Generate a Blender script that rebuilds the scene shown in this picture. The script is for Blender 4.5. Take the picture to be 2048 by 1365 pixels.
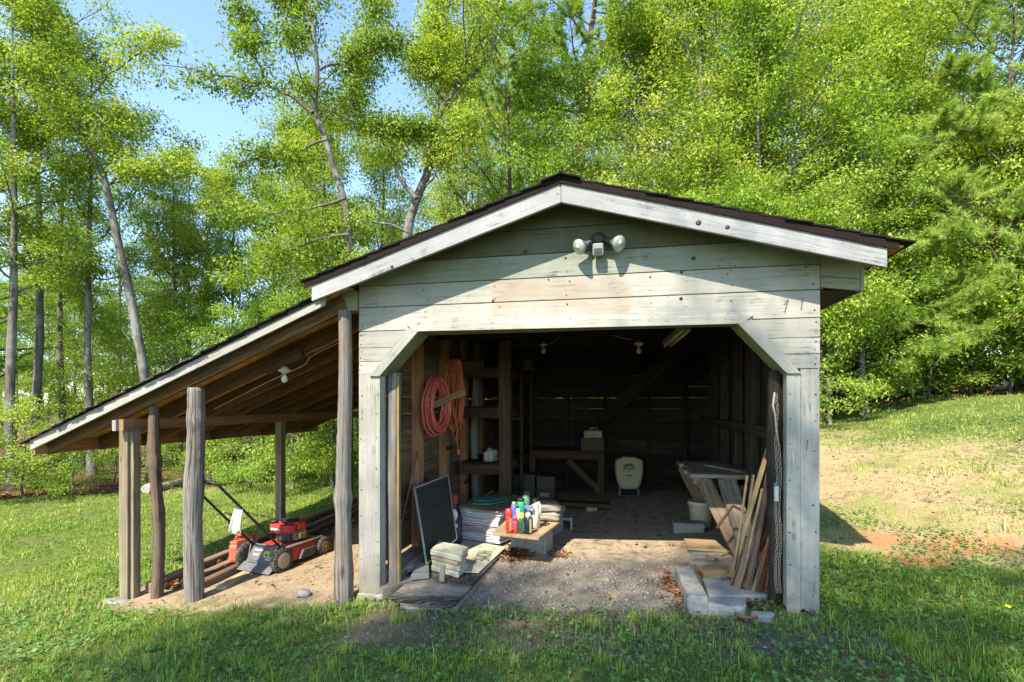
import bpy, bmesh, math, random
import numpy as np
from mathutils import Vector, Matrix, Quaternion

for _o in list(bpy.data.objects):
    bpy.data.objects.remove(_o)
SC = bpy.context.scene
COL = SC.collection
R = math.radians

# ------------------------------------------------------------------ camera
YAW = R(11.88)
CAMZ = 1.53
FPX = 1050.0
cam_d = bpy.data.cameras.new('camera')
cam_d.sensor_width = 36.0
cam_d.lens = FPX / 2048 * 36.0
cam_d.shift_y = (807 - 682.5) / 2048
cam_d.clip_start = 0.05
cam_d.clip_end = 2000
cam = bpy.data.objects.new('camera', cam_d)
cam.location = (0, 0, CAMZ)
cam.rotation_euler = (R(90), 0, YAW)
COL.objects.link(cam)
SC.camera = cam

# ------------------------------------------------------------------ sky, sun, exposure
SUN_TRAVEL = Vector((0.30, 1.0, -1.13)).normalized()
SUN_EL = math.asin(-SUN_TRAVEL.z)
SUN_AZ = math.atan2(-SUN_TRAVEL.x, -SUN_TRAVEL.y)
world = bpy.data.worlds.new('World')
SC.world = world
world.use_nodes = True
wn = world.node_tree
bg = wn.nodes['Background']
sky = wn.nodes.new('ShaderNodeTexSky')
sky.sky_type = 'NISHITA'
sky.sun_disc = False
sky.sun_elevation = SUN_EL
sky.sun_rotation = SUN_AZ % (2 * math.pi)
sky.air_density = 0.85
sky.dust_density = 0.05
sky.ozone_density = 1.9
wn.links.new(sky.outputs[0], bg.inputs['Color'])
bg.inputs['Strength'].default_value = 0.15
sun_d = bpy.data.lights.new('sun', 'SUN')
sun_d.energy = 3.1
sun_d.angle = R(0.5)
sun_d.color = (1.0, 0.93, 0.82)
sun = bpy.data.objects.new('sun', sun_d)
sun.rotation_euler = SUN_TRAVEL.to_track_quat('-Z', 'Y').to_euler()
sun.location = (-8, -25, 30)
COL.objects.link(sun)
SC.view_settings.view_transform = 'Standard'
SC.view_settings.look = 'None'
SC.view_settings.gamma = 1
SC.view_settings.use_curve_mapping = False
SC.view_settings.exposure = 1.8
SC.render.engine = 'CYCLES'
cy = SC.cycles
cy.use_denoising = True
cy.max_bounces = 6
cy.diffuse_bounces = 4
cy.glossy_bounces = 2
cy.transmission_bounces = 3
cy.transparent_max_bounces = 6
cy.sample_clamp_indirect = 6
cy.caustics_reflective = False
cy.caustics_refractive = False

# ------------------------------------------------------------------ pixel -> place helpers (authoring only)
_s, _c = math.sin(YAW), math.cos(YAW)
def ray(u, v):
    a = (u - 1024) / FPX
    return (-_s + a * _c, _c + a * _s, (807 - v) / FPX)
def at(u, v, y):
    d = ray(u, v); t = y / d[1]
    return Vector((d[0] * t, y, CAMZ + d[2] * t))
def atx(u, v, x):
    d = ray(u, v); t = x / d[0]
    return Vector((x, d[1] * t, CAMZ + d[2] * t))
def atz(u, v, z):
    d = ray(u, v); t = (z - CAMZ) / d[2]
    return Vector((d[0] * t, d[1] * t, z))
def att(u, v, t):
    d = ray(u, v)
    return Vector((d[0] * t, d[1] * t, CAMZ + d[2] * t))

# ------------------------------------------------------------------ numeric noise
def _hash(ix, iy, seed):
    h = (ix.astype(np.int64) * 374761393 + iy.astype(np.int64) * 668265263 + seed * 974634777) & 0x7fffffff
    h = ((h ^ (h >> 13)) * 1274126177) & 0x7fffffff
    return ((h ^ (h >> 16)) & 0xffff) / 65535.0
def vnoise(x, y, seed=0):
    x = np.asarray(x, float); y = np.asarray(y, float)
    ix = np.floor(x); iy = np.floor(y)
    fx = x - ix; fy = y - iy
    fx = fx * fx * (3 - 2 * fx); fy = fy * fy * (3 - 2 * fy)
    a = _hash(ix, iy, seed); b = _hash(ix + 1, iy, seed)
    c = _hash(ix, iy + 1, seed); d = _hash(ix + 1, iy + 1, seed)
    return (a * (1 - fx) + b * fx) * (1 - fy) + (c * (1 - fx) + d * fx) * fy
def fbm(x, y, seed=0, o=4):
    s = 0; a = 0.5; n = 0
    for k in range(o):
        s = s + a * vnoise(x * 2 ** k, y * 2 ** k, seed + k * 17); n += a; a *= 0.5
    return s / n
def sstep(a, b, x):
    t = np.clip((np.asarray(x, float) - a) / (b - a), 0, 1)
    return t * t * (3 - 2 * t)

# ------------------------------------------------------------------ terrain height
def gza(x, y):
    x = np.asarray(x, float); y = np.asarray(y, float)
    z = np.interp(x, [-60, -9, -5, -2.5, 1.4, 6, 60], [-0.75, -0.52, -0.375, -0.175, 0.0, 0.12, 0.3])
    z = z + np.interp(y, [-40, 0, 4.2, 9, 14, 60], [-0.3, -0.06, 0, 0.14, 0.28, 0.8]) * (1 - 0.9 * sstep(1.3, 3, x) * sstep(4, 6, y))
    s = y + 0.5 * x
    b = np.interp(s, [7.0, 7.6, 9.6, 11.8, 14, 18, 24, 80], [0, 0.05, 0.42, 0.86, 1.10, 1.30, 1.5, 3.0])
    z = z + b * sstep(1.3, 2.9, x) * (0.84 + 0.36 * sstep(4.2, 8.5, x))
    inside = sstep(-5.0, -4.4, x) * (1 - sstep(1.6, 2.2, x)) * sstep(3.6, 4.4, y) * (1 - sstep(9, 10, y))
    n = (fbm(x * 1.3, y * 1.3, 3, 3) - 0.5) * 0.10 + (fbm(x * 0.25, y * 0.25, 9, 2) - 0.5) * 0.2 * sstep(8, 16, np.abs(y) + np.abs(x))
    return z + n * (1 - 0.75 * inside)
def gz(x, y):
    return float(gza(np.array([x]), np.array([y]))[0])
def ong(u, v, guess=-0.1):
    z = guess
    for _ in range(12):
        p = atz(u, v, z); z = gz(p.x, p.y)
    return Vector((p.x, p.y, z))

# ------------------------------------------------------------------ materials
def hexc(r, g, b): return (r, g, b, 1)
class NT:
    def __init__(s, name):
        s.m = bpy.data.materials.new(name); s.m.use_nodes = True
        s.t = s.m.node_tree; s.t.nodes.clear()
        s.out = s.n('ShaderNodeOutputMaterial')
    def n(s, typ, **kw):
        nd = s.t.nodes.new(typ)
        for k, v in kw.items():
            if k.startswith('i_'):
                nd.inputs[k[2:].replace('_', ' ')].default_value = v
            else: setattr(nd, k, v)
        return nd
    def l(s, a, b): s.t.links.new(a, b)
    def noise(s, vec, scale, detail=4, rough=0.55, dist=0.0):
        nd = s.n('ShaderNodeTexNoise', i_Scale=scale, i_Detail=detail, i_Roughness=rough, i_Distortion=dist)
        if vec is not None: s.l(vec, nd.inputs['Vector'])
        return nd.outputs['Fac']
    def ramp(s, fac, stops):
        nd = s.n('ShaderNodeValToRGB'); cr = nd.color_ramp
        while len(cr.elements) < len(stops): cr.elements.new(0.5)
        for e, (p, c) in zip(cr.elements, stops): e.position = p; e.color = tuple(c) + (1,) if len(c) == 3 else c
        s.l(fac, nd.inputs['Fac']); return nd.outputs['Color']
    def mix(s, fac, a, b, mode='MIX'):
        nd = s.n('ShaderNodeMix', data_type='RGBA', blend_type=mode)
        for sock, val in ((nd.inputs[0], fac), (nd.inputs[6], a), (nd.inputs[7], b)):
            if isinstance(val, (int, float)): sock.default_value = val
            elif isinstance(val, tuple): sock.default_value = val if len(val) == 4 else val + (1,)
            else: s.l(val, sock)
        return nd.outputs[2]
    def math(s, op, a, b=0.0, c=0.0):
        nd = s.n('ShaderNodeMath', operation=op)
        for k, val in enumerate((a, b, c)):
            if isinstance(val, (int, float)): nd.inputs[k].default_value = val
            else: s.l(val, nd.inputs[k])
        return nd.outputs[0]
    def mapr(s, v, a, b, c=0.0, d=1.0):
        nd = s.n('ShaderNodeMapRange'); nd.clamp = True
        s.l(v, nd.inputs[0])
        for k, val in enumerate((a, b, c, d)): nd.inputs[k + 1].default_value = val
        return nd.outputs[0]
    def scale(s, vec, sc):
        nd = s.n('ShaderNodeMapping'); nd.inputs['Scale'].default_value = sc
        s.l(vec, nd.inputs['Vector']); return nd.outputs[0]
    def pos(s): return s.n('ShaderNodeNewGeometry').outputs['Position']
    def uv(s): return s.n('ShaderNodeTexCoord').outputs['UV']
    def obj(s): return s.n('ShaderNodeTexCoord').outputs['Object']
    def rnd(s): return s.n('ShaderNodeObjectInfo').outputs['Random']
    def bump(s, h, strength, dist=0.01):
        nd = s.n('ShaderNodeBump', i_Strength=strength, i_Distance=dist)
        s.l(h, nd.inputs['Height']); return nd.outputs[0]
    def bsdf(s, col, rough=0.8, metal=0.0, spec=0.3, normal=None, **kw):
        b = s.n('ShaderNodeBsdfPrincipled')
        for nm, val in (('Base Color', col), ('Roughness', rough), ('Metallic', metal), ('Specular IOR Level', spec)):
            if isinstance(val, (int, float)): b.inputs[nm].default_value = val
            elif isinstance(val, tuple): b.inputs[nm].default_value = val if len(val) == 4 else val + (1,)
            else: s.l(val, b.inputs[nm])
        if normal is not None: s.l(normal, b.inputs['Normal'])
        for k, v in kw.items(): b.inputs[k.replace('_', ' ')].default_value = v
        s.l(b.outputs[0], s.out.inputs[0]); return b

def wood(name, dark, mid, light, gs=(1.6, 34), rough=0.85, bump=0.35, grey=None, vary=0.35, hue=None):
    t = NT(name); uv = t.uv()
    g = t.noise(t.scale(uv, (gs[0], gs[1], 1)), 1.0, 6, 0.62, 1.1)
    g2 = t.noise(t.scale(uv, (gs[0] * 5, gs[1] * 4, 1)), 1.0, 3, 0.6)
    col = t.ramp(g, [(0.28, dark), (0.5, mid), (0.74, light)])
    col = t.mix(t.mapr(g2, 0.52, 0.7, 0, 0.45), col, tuple(c * 0.45 for c in dark))
    blot = t.noise(t.pos(), 2.3, 3)
    if grey: col = t.mix(t.mapr(blot, 0.42, 0.62), col, t.mix(g, grey, tuple(c * 0.6 for c in grey)))
    # knots
    vo = t.n('ShaderNodeTexVoronoi', i_Scale=1.0); t.l(t.scale(uv, (2.1, 7, 1)), vo.inputs['Vector'])
    kn = t.mapr(vo.outputs['Distance'], 0.02, 0.10, 0.75, 0)
    col = t.mix(kn, col, tuple(c * 0.4 for c in dark))
    val = t.math('ADD', t.mapr(t.rnd(), 0, 1, 1 - vary, 1 + vary * 0.6), t.mapr(blot, 0.3, 0.7, -0.12, 0.12))
    hs = t.n('ShaderNodeHueSaturation'); t.l(col, hs.inputs['Color']); t.l(val, hs.inputs['Value'])
    h = t.math('ADD', g, t.math('MULTIPLY', g2, 0.6))
    t.bsdf(hs.outputs[0], rough, spec=0.2, normal=t.bump(h, bump, 0.006))
    return t.m

def paint(name, base=(0.40, 0.37, 0.315), dirt=(0.20, 0.20, 0.14), wear=(0.15, 0.135, 0.11), amount=0.75, patch=False):
    t = NT(name); uv = t.uv(); p = t.pos()
    saw = t.noise(t.scale(uv, (95, 9, 1)), 1.0, 3, 0.6)
    grain = t.noise(t.scale(uv, (2.2, 55, 1)), 1.0, 5, 0.65, 0.8)
    big = t.noise(p, 1.7, 5, 0.6)
    med = t.noise(p, 7.0, 4, 0.6)
    col = t.mix(t.mapr(big, 0.40, 0.72, 0, amount), base + (1,), dirt + (1,))
    col = t.mix(t.mapr(grain, 0.46, 0.74, 0, 0.7), col, tuple(c * 0.55 for c in base))
    col = t.mix(t.mapr(saw, 0.52, 0.74, 0, 0.2), col, wear + (1,))
    worn = t.math('MULTIPLY', t.mapr(med, 0.54, 0.68), t.mapr(grain, 0.47, 0.60))
    col = t.mix(worn, col, wear + (1,))
    vo = t.n('ShaderNodeTexVoronoi', i_Scale=1.0); t.l(t.scale(uv, (4.5, 16, 1)), vo.inputs['Vector'])
    spots = t.mapr(vo.outputs['Distance'], 0.02, 0.075, 0.85, 0)
    col = t.mix(spots, col, (0.07, 0.06, 0.045, 1))
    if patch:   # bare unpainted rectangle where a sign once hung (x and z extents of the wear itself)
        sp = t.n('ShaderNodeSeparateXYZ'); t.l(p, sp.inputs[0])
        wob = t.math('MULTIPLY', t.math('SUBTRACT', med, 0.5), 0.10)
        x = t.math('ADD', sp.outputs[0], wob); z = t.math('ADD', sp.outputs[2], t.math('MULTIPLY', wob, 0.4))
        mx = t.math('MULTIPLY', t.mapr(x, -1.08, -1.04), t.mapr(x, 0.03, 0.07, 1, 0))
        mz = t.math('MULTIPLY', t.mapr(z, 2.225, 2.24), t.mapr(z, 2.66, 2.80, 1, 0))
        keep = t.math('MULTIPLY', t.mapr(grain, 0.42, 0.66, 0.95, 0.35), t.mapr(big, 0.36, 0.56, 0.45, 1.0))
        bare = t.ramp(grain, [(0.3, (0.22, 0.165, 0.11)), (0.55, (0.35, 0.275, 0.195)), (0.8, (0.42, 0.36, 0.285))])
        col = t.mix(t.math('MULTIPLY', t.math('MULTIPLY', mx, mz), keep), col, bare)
    sp2 = t.n('ShaderNodeSeparateXYZ'); t.l(p, sp2.inputs[0])
    splash = t.math('MULTIPLY', t.mapr(t.math('ADD', sp2.outputs[2], t.math('MULTIPLY', med, -0.7)), -0.45, 0.02, 1, 0), 0.55)
    col = t.mix(splash, col, (0.20, 0.155, 0.10, 1))
    val = t.mapr(t.rnd(), 0, 1, 0.80, 1.08)
    hs = t.n('ShaderNodeHueSaturation'); t.l(col, hs.inputs['Color']); t.l(val, hs.inputs['Value'])
    h = t.math('ADD', t.math('MULTIPLY', grain, 0.8), t.math('MULTIPLY', saw, 0.5))
    t.bsdf(hs.outputs[0], 0.75, spec=0.25, normal=t.bump(h, 0.35, 0.004))
    return t.m

def plain(name, col, rough=0.5, metal=0.0, spec=0.4, var=0.12, sc=6.0, dirt=None, dirt_amt=0.4, bump=0.0, bsc=60, **kw):
    t = NT(name); p = t.pos()
    n1 = t.noise(p, sc, 4)
    c = t.mix(n1, tuple(max(0, x * (1 - var)) for x in col), tuple(min(1, x * (1 + var)) for x in col))
    if dirt:
        n2 = t.noise(p, sc * 2.7, 5, 0.65)
        c = t.mix(t.mapr(n2, 0.45, 0.72, 0, dirt_amt), c, dirt + (1,))
    nrm = t.bump(t.noise(p, bsc, 3), bump, 0.004) if bump else None
    t.bsdf(c, rough, metal, spec, nrm, **kw)
    return t.m

def foliage(name, stops, trans=0.35, rough=0.5, attr='tint', tcol=1.25):
    t = NT(name)
    a = t.n('ShaderNodeAttribute', attribute_name=attr)
    vv = t.math('ADD', a.outputs['Fac'], t.mapr(t.rnd(), 0, 1, -0.10, 0.10))
    col = t.ramp(vv, stops)
    b = t.n('ShaderNodeBsdfPrincipled', i_Roughness=rough)
    b.inputs['Specular IOR Level'].default_value = 0.25
    t.l(col, b.inputs['Base Color'])
    tr = t.n('ShaderNodeBsdfTranslucent')
    hs = t.n('ShaderNodeHueSaturation', i_Value=tcol, i_Saturation=1.1, i_Hue=0.485)
    t.l(col, hs.inputs['Color']); t.l(hs.outputs[0], tr.inputs['Color'])
    mx = t.n('ShaderNodeMixShader', i_Fac=trans)
    t.l(b.outputs[0], mx.inputs[1]); t.l(tr.outputs[0], mx.inputs[2])
    t.l(mx.outputs[0], t.out.inputs[0])
    return t.m

M = {}
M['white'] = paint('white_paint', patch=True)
M['fascia'] = paint('fascia_paint', (0.37, 0.358, 0.345), (0.235, 0.228, 0.21), (0.12, 0.11, 0.10), 0.7)
M['fascia_old'] = paint('aged_fascia_paint', (0.37, 0.345, 0.295), (0.24, 0.225, 0.18), (0.13, 0.115, 0.09), 0.7)
M['gable'] = paint('stained_shaded_gable_paint', (0.15, 0.15, 0.095), (0.10, 0.10, 0.05), (0.085, 0.075, 0.05), 0.8)  # green stain plus deeper shade under the overhang, both painted into the colour
M['gable2'] = paint('half_stained_shaded_paint', (0.27, 0.275, 0.22), (0.16, 0.175, 0.105), (0.12, 0.11, 0.08), 0.9)  # milder mix of stain and painted overhang shade for the third board
M['algae_bounce'] = paint('algae_bounce_paint', (0.26, 0.265, 0.13), (0.18, 0.20, 0.075), (0.16, 0.15, 0.09), 0.7)  # algae together with green light bounced off the grass, put into the colour
M['soffit'] = paint('soffit_paint', (0.29, 0.28, 0.185), (0.19, 0.195, 0.105), (0.15, 0.135, 0.095), 0.6)
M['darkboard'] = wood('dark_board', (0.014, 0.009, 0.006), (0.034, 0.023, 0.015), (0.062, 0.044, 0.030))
M['stud'] = wood('stud_wood', (0.22, 0.10, 0.046), (0.40, 0.20, 0.095), (0.52, 0.29, 0.15), vary=0.2)
M['sideboard'] = wood('lit_side_board', (0.06, 0.036, 0.021), (0.15, 0.098, 0.058), (0.25, 0.175, 0.11))  # lighter copy of the dark board, light from the doorway put into its colour
M['oldbeam'] = wood('old_beam', (0.04, 0.023, 0.013), (0.085, 0.05, 0.028), (0.14, 0.085, 0.05))
M['rafter'] = wood('rafter_wood', (0.055, 0.029, 0.013), (0.13, 0.07, 0.033), (0.24, 0.138, 0.064), vary=0.3)
M['beam'] = wood('beam_wood', (0.16, 0.08, 0.036), (0.31, 0.165, 0.078), (0.42, 0.25, 0.13), vary=0.15)
def weathered_log(name, d, m_, l, warm):
    t = NT(name); uv = t.uv(); p = t.pos()
    g = t.noise(t.scale(uv, (1.1, 46, 1)), 1.0, 6, 0.7, 0.9)
    g2 = t.noise(t.scale(uv, (0.5, 17, 1)), 1.0, 5, 0.65, 1.6)
    big = t.noise(p, 2.0, 4, 0.6)
    c = t.ramp(g, [(0.33, d), (0.5, m_), (0.70, l)])
    c = t.mix(t.mapr(big, 0.45, 0.68, 0, 0.75), c, t.mix(g, tuple(x * .5 for x in warm), warm))
    crack = t.mapr(g2, 0.30, 0.40, 1, 0)
    c = t.mix(crack, c, tuple(x * 0.3 for x in d))
    vo = t.n('ShaderNodeTexVoronoi', i_Scale=1.0); t.l(t.scale(uv, (1.7, 4.5, 1)), vo.inputs['Vector'])
    c = t.mix(t.mapr(vo.outputs['Distance'], 0.03, 0.13, 0.9, 0), c, tuple(x * 0.5 for x in d))
    h = t.math('SUBTRACT', t.math('ADD', t.math('MULTIPLY', g, 0.5), g2), t.math('MULTIPLY', crack, 0.5))
    t.bsdf(c, 0.9, spec=0.12, normal=t.bump(h, 1.0, 0.02)); return t.m
M['greylog'] = weathered_log('grey_log', (0.085, 0.07, 0.055), (0.21, 0.19, 0.16), (0.34, 0.32, 0.285), (0.27, 0.19, 0.135))
M['brownlog'] = weathered_log('brown_log', (0.06, 0.038, 0.026), (0.145, 0.10, 0.07), (0.24, 0.185, 0.145), (0.22, 0.14, 0.095))
M['treated'] = wood('treated_post', (0.12, 0.088, 0.05), (0.24, 0.19, 0.12), (0.34, 0.285, 0.19), (0.9, 26), vary=0.12)
M['timber'] = wood('landscape_timber', (0.09, 0.06, 0.04), (0.20, 0.14, 0.09), (0.33, 0.25, 0.17), vary=0.35)
M['plank'] = wood('grey_plank', (0.12, 0.095, 0.065), (0.28, 0.235, 0.175), (0.42, 0.37, 0.29), vary=0.25)
M['tanboard'] = wood('tan_board', (0.25, 0.16, 0.08), (0.42, 0.29, 0.16), (0.55, 0.42, 0.26), vary=0.15)
M['rough'] = wood('rough_slab', (0.022, 0.016, 0.011), (0.052, 0.040, 0.028), (0.095, 0.076, 0.056), (1.2, 18), bump=1.0)
M['yellow'] = plain('yellow_strip', (0.27, 0.18, 0.055), 0.7, dirt=(0.15, 0.11, 0.05))
M['bark'] = None
def bark(name, d, l):
    t = NT(name); uv = t.uv(); g = t.noise(t.scale(uv, (2.2, 9, 1)), 1.0, 6, 0.65, 0.6)
    b = t.noise(t.pos(), 1.6, 4)
    c = t.ramp(g, [(0.32, d), (0.68, l)])
    c = t.mix(t.mapr(b, 0.5, 0.66, 0, 0.6), c, (0.33, 0.32, 0.28, 1))
    t.bsdf(c, 0.9, spec=0.15, normal=t.bump(g, 0.8, 0.03)); return t.m
M['bark'] = bark('oak_bark', (0.055, 0.045, 0.036), (0.20, 0.175, 0.145))
M['palebark'] = bark('pale_bark', (0.13, 0.115, 0.095), (0.38, 0.35, 0.30))
M['pinebark'] = bark('pine_bark', (0.05, 0.034, 0.024), (0.19, 0.13, 0.095))
M['leaf_oak'] = foliage('oak_leaf', [(0.0, (0.075, 0.135, 0.016)), (0.35, (0.21, 0.315, 0.036)), (0.65, (0.355, 0.47, 0.066)), (0.9, (0.51, 0.56, 0.135)), (1.0, (0.50, 0.37, 0.12))], 0.45)
M['leaf_maple'] = foliage('maple_leaf', [(0.0, (0.065, 0.135, 0.018)), (0.4, (0.185, 0.31, 0.038)), (0.75, (0.325, 0.455, 0.068)), (1.0, (0.48, 0.55, 0.125))], 0.45)
M['leaf_dark'] = foliage('backlit_dark_leaf', [(0.0, (0.022, 0.055, 0.010)), (0.5, (0.05, 0.105, 0.016)), (1.0, (0.12, 0.19, 0.026))], 0.35)  # dark copy of the leaves, their backlit shade put into the colour
M['needle'] = foliage('pine_needle', [(0.0, (0.09, 0.17, 0.03)), (0.5, (0.25, 0.38, 0.06)), (0.85, (0.43, 0.55, 0.12)), (1.0, (0.53, 0.60, 0.18))], 0.38)
M['grass'] = foliage('grass_blade', [(0.0, (0.09, 0.185, 0.025)), (0.35, (0.215, 0.34, 0.042)), (0.7, (0.34, 0.445, 0.07)), (0.9, (0.47, 0.46, 0.14)), (1.0, (0.52, 0.43, 0.24))], 0.35, 0.6)
M['weed'] = foliage('weed_leaf', [(0.0, (0.06, 0.15, 0.035)), (0.5, (0.14, 0.27, 0.055)), (1.0, (0.25, 0.38, 0.08))], 0.3, 0.5)
M['dryleaf'] = foliage('dry_leaf', [(0.0, (0.045, 0.022, 0.012)), (0.4, (0.14, 0.062, 0.028)), (0.75, (0.26, 0.11, 0.045)), (1.0, (0.36, 0.21, 0.10))], 0.15, 0.8)
M['gravel'] = foliage('gravel_stone', [(0.0, (0.12, 0.10, 0.075)), (0.5, (0.26, 0.225, 0.175)), (1.0, (0.46, 0.41, 0.34))], 0.0, 0.9)
M['concrete'] = plain('concrete', (0.29, 0.275, 0.24), 0.92, spec=0.15, var=0.25, sc=9, dirt=(0.15, 0.13, 0.09), dirt_amt=0.65, bump=0.5, bsc=90)
M['concrete2'] = plain('old_concrete', (0.30, 0.285, 0.25), 0.92, spec=0.15, var=0.25, sc=9, dirt=(0.15, 0.135, 0.10), bump=0.6, bsc=70)
M['paver'] = plain('cream_paver', (0.52, 0.49, 0.36), 0.9, spec=0.15, var=0.12, sc=14, dirt=(0.30, 0.31, 0.14), dirt_amt=0.6, bump=0.5, bsc=120)
M['brick'] = plain('pale_brick', (0.42, 0.30, 0.20), 0.9, spec=0.15, var=0.15, sc=14, dirt=(0.32, 0.31, 0.16), bump=0.5, bsc=120)
M['stone'] = plain('flat_stone', (0.27, 0.255, 0.22), 0.9, spec=0.2, var=0.25, sc=8, bump=0.5, bsc=60)
M['rust'] = plain('rusty_steel', (0.24, 0.105, 0.055), 0.85, 0.2, 0.3, var=0.3, sc=30, dirt=(0.10, 0.05, 0.035), bump=0.4, bsc=200)
M['steel'] = plain('galvanised_steel', (0.42, 0.43, 0.42), 0.45, 0.75, 0.5, var=0.15, sc=20)
M['pipe'] = plain('grey_pipe', (0.23, 0.235, 0.235), 0.5, 0.25, 0.4, var=0.15, sc=12, dirt=(0.22, 0.19, 0.15))
M['alu'] = plain('aluminium_frame', (0.62, 0.62, 0.60), 0.4, 0.6, 0.5, var=0.08, sc=10)
M['black'] = plain('black_plastic', (0.018, 0.018, 0.019), 0.45, dirt=(0.09, 0.075, 0.055), dirt_amt=0.35)
M['tyre'] = plain('tyre_rubber', (0.035, 0.033, 0.030), 0.85, dirt=(0.26, 0.20, 0.125), dirt_amt=0.75, sc=14, bump=0.4)
M['hub'] = plain('dusty_hub', (0.36, 0.29, 0.20), 0.75, dirt=(0.22, 0.15, 0.08), dirt_amt=0.6, sc=12)
M['hub2'] = plain('rusty_hub', (0.20, 0.115, 0.05), 0.8, dirt=(0.10, 0.06, 0.03), dirt_amt=0.5, sc=16)
M['red'] = plain('red_paint', (0.46, 0.022, 0.016), 0.45, spec=0.4, var=0.2, dirt=(0.25, 0.14, 0.09), dirt_amt=0.7, sc=11, bump=0.1)
M['cored'] = plain('red_can_plastic', (0.66, 0.115, 0.06), 0.45, dirt=(0.52, 0.20, 0.12), dirt_amt=0.4, sc=6)
M['charcoal'] = plain('grey_plastic', (0.105, 0.108, 0.115), 0.6, dirt=(0.24, 0.21, 0.16), dirt_amt=0.45, sc=7)
M['engine'] = plain('engine_block', (0.06, 0.058, 0.055), 0.6, 0.4, dirt=(0.16, 0.13, 0.09), sc=18)
M['rag'] = plain('rag_cloth', (0.52, 0.50, 0.46), 0.95, spec=0.1, dirt=(0.30, 0.28, 0.25), sc=18)
M['decal_y'] = plain('yellow_decal', (0.50, 0.43, 0.05), 0.6)
M['decal_w'] = plain('white_decal', (0.55, 0.55, 0.58), 0.6)
M['porcelain'] = plain('porcelain', (0.62, 0.58, 0.46), 0.35, dirt=(0.35, 0.29, 0.18))
M['bulb'] = plain('bulb_glass', (0.72, 0.68, 0.55), 0.12, spec=0.6, var=0.04)
M['bronze'] = plain('bronze_plastic', (0.045, 0.034, 0.026), 0.5)
M['sensor'] = plain('grey_sensor', (0.20, 0.205, 0.19), 0.5)
M['lampglass'] = plain('lamp_glass', (0.40, 0.42, 0.32), 0.12, spec=0.8, var=0.06, Coat_Weight=0.5)
M['lampback'] = plain('lamp_silver', (0.50, 0.52, 0.51), 0.3, 0.7)
M['cable'] = plain('cable_sheath', (0.34, 0.28, 0.17), 0.6)
M['hose'] = plain('red_hose', (0.62, 0.10, 0.06), 0.4, spec=0.5, dirt=(0.56, 0.26, 0.20), dirt_amt=0.5, sc=25)
M['cord'] = plain('orange_cord', (0.62, 0.17, 0.06), 0.5)
M['screen'] = plain('insect_screen', (0.030, 0.031, 0.028), 0.85, spec=0.15, var=0.3, sc=5, dirt=(0.075, 0.07, 0.055), bump=0.3, bsc=400)
def wrap_mat(name, base, streak):
    t = NT(name); p = t.pos()
    w = t.noise(t.scale(p, (9, 9, 60)), 1.0, 5, 0.7, 1.2)
    c = t.ramp(w, [(0.36, streak), (0.52, base), (1.0, tuple(min(0.85, x * 1.08) for x in base))])
    t.bsdf(c, 0.6, spec=0.3, normal=t.bump(w, 0.7, 0.01)); return t.m
M['wrapw'] = wrap_mat('white_wrap', (0.68, 0.68, 0.68), (0.36, 0.34, 0.36))
M['wrapp'] = wrap_mat('pink_wrap', (0.60, 0.46, 0.46), (0.34, 0.20, 0.21))
M['board_brown'] = wood('cardboard', (0.20, 0.145, 0.09), (0.31, 0.235, 0.155), (0.38, 0.30, 0.21), (0.5, 8), bump=0.1)
M['greenlid'] = plain('green_plastic', (0.08, 0.25, 0.15), 0.55, dirt=(0.17, 0.22, 0.17), dirt_amt=0.6, sc=9)
M['green'] = plain('green_bottle', (0.02, 0.30, 0.12), 0.3, spec=0.5, var=0.05, dirt=(0.25, 0.22, 0.17), dirt_amt=0.35, sc=16)
M['dgreen'] = plain('dark_green_bottle', (0.012, 0.085, 0.05), 0.25, spec=0.6, var=0.08, dirt=(0.25, 0.22, 0.17), dirt_amt=0.35, sc=16)
M['redb'] = plain('red_bottle', (0.58, 0.03, 0.03), 0.28, spec=0.6, var=0.05, dirt=(0.25, 0.22, 0.17), dirt_amt=0.35, sc=16)
M['blue'] = plain('blue_plastic', (0.10, 0.15, 0.48), 0.4, dirt=(0.25, 0.22, 0.17), dirt_amt=0.35, sc=16)
M['yelcap'] = plain('yellow_cap', (0.62, 0.52, 0.08), 0.45)
M['lime'] = plain('lime_cap', (0.28, 0.48, 0.14), 0.45)
M['offwhite'] = plain('off_white_plastic', (0.66, 0.62, 0.50), 0.45, dirt=(0.45, 0.32, 0.17), dirt_amt=0.55, sc=8)
M['sprayer'] = plain('cream_tank', (0.36, 0.32, 0.17), 0.5, dirt=(0.40, 0.34, 0.16), sc=6)
M['label'] = plain('printed_label', (0.48, 0.42, 0.14), 0.6, var=0.5, sc=45, dirt=(0.16, 0.22, 0.06), dirt_amt=0.9)
M['labelo'] = plain('orange_label', (0.56, 0.22, 0.08), 0.6, var=0.4, sc=40, dirt=(0.50, 0.40, 0.16), dirt_amt=0.8)
M['bag'] = plain('cement_bag', (0.30, 0.26, 0.195), 0.9, spec=0.15, var=0.2, sc=9, dirt=(0.20, 0.185, 0.15), bump=0.6, bsc=30)
M['whitebag'] = plain('plastic_bag', (0.50, 0.49, 0.42), 0.5, var=0.2, sc=18, bump=0.8, bsc=25)
M['carton'] = plain('carton', (0.085, 0.07, 0.045), 0.9, spec=0.1, var=0.3, sc=12, dirt=(0.10, 0.085, 0.055), dirt_amt=0.7)
M['navy'] = plain('navy_bottle', (0.012, 0.014, 0.028), 0.35, spec=0.5)
M['dkred'] = plain('dark_red_cap', (0.26, 0.02, 0.02), 0.5)
M['ink'] = plain('faded_ink', (0.13, 0.15, 0.10), 0.9, spec=0.1)
M['inkblue'] = plain('faded_blue_ink', (0.20, 0.25, 0.22), 0.9, spec=0.1, var=0.3, sc=60)
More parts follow.
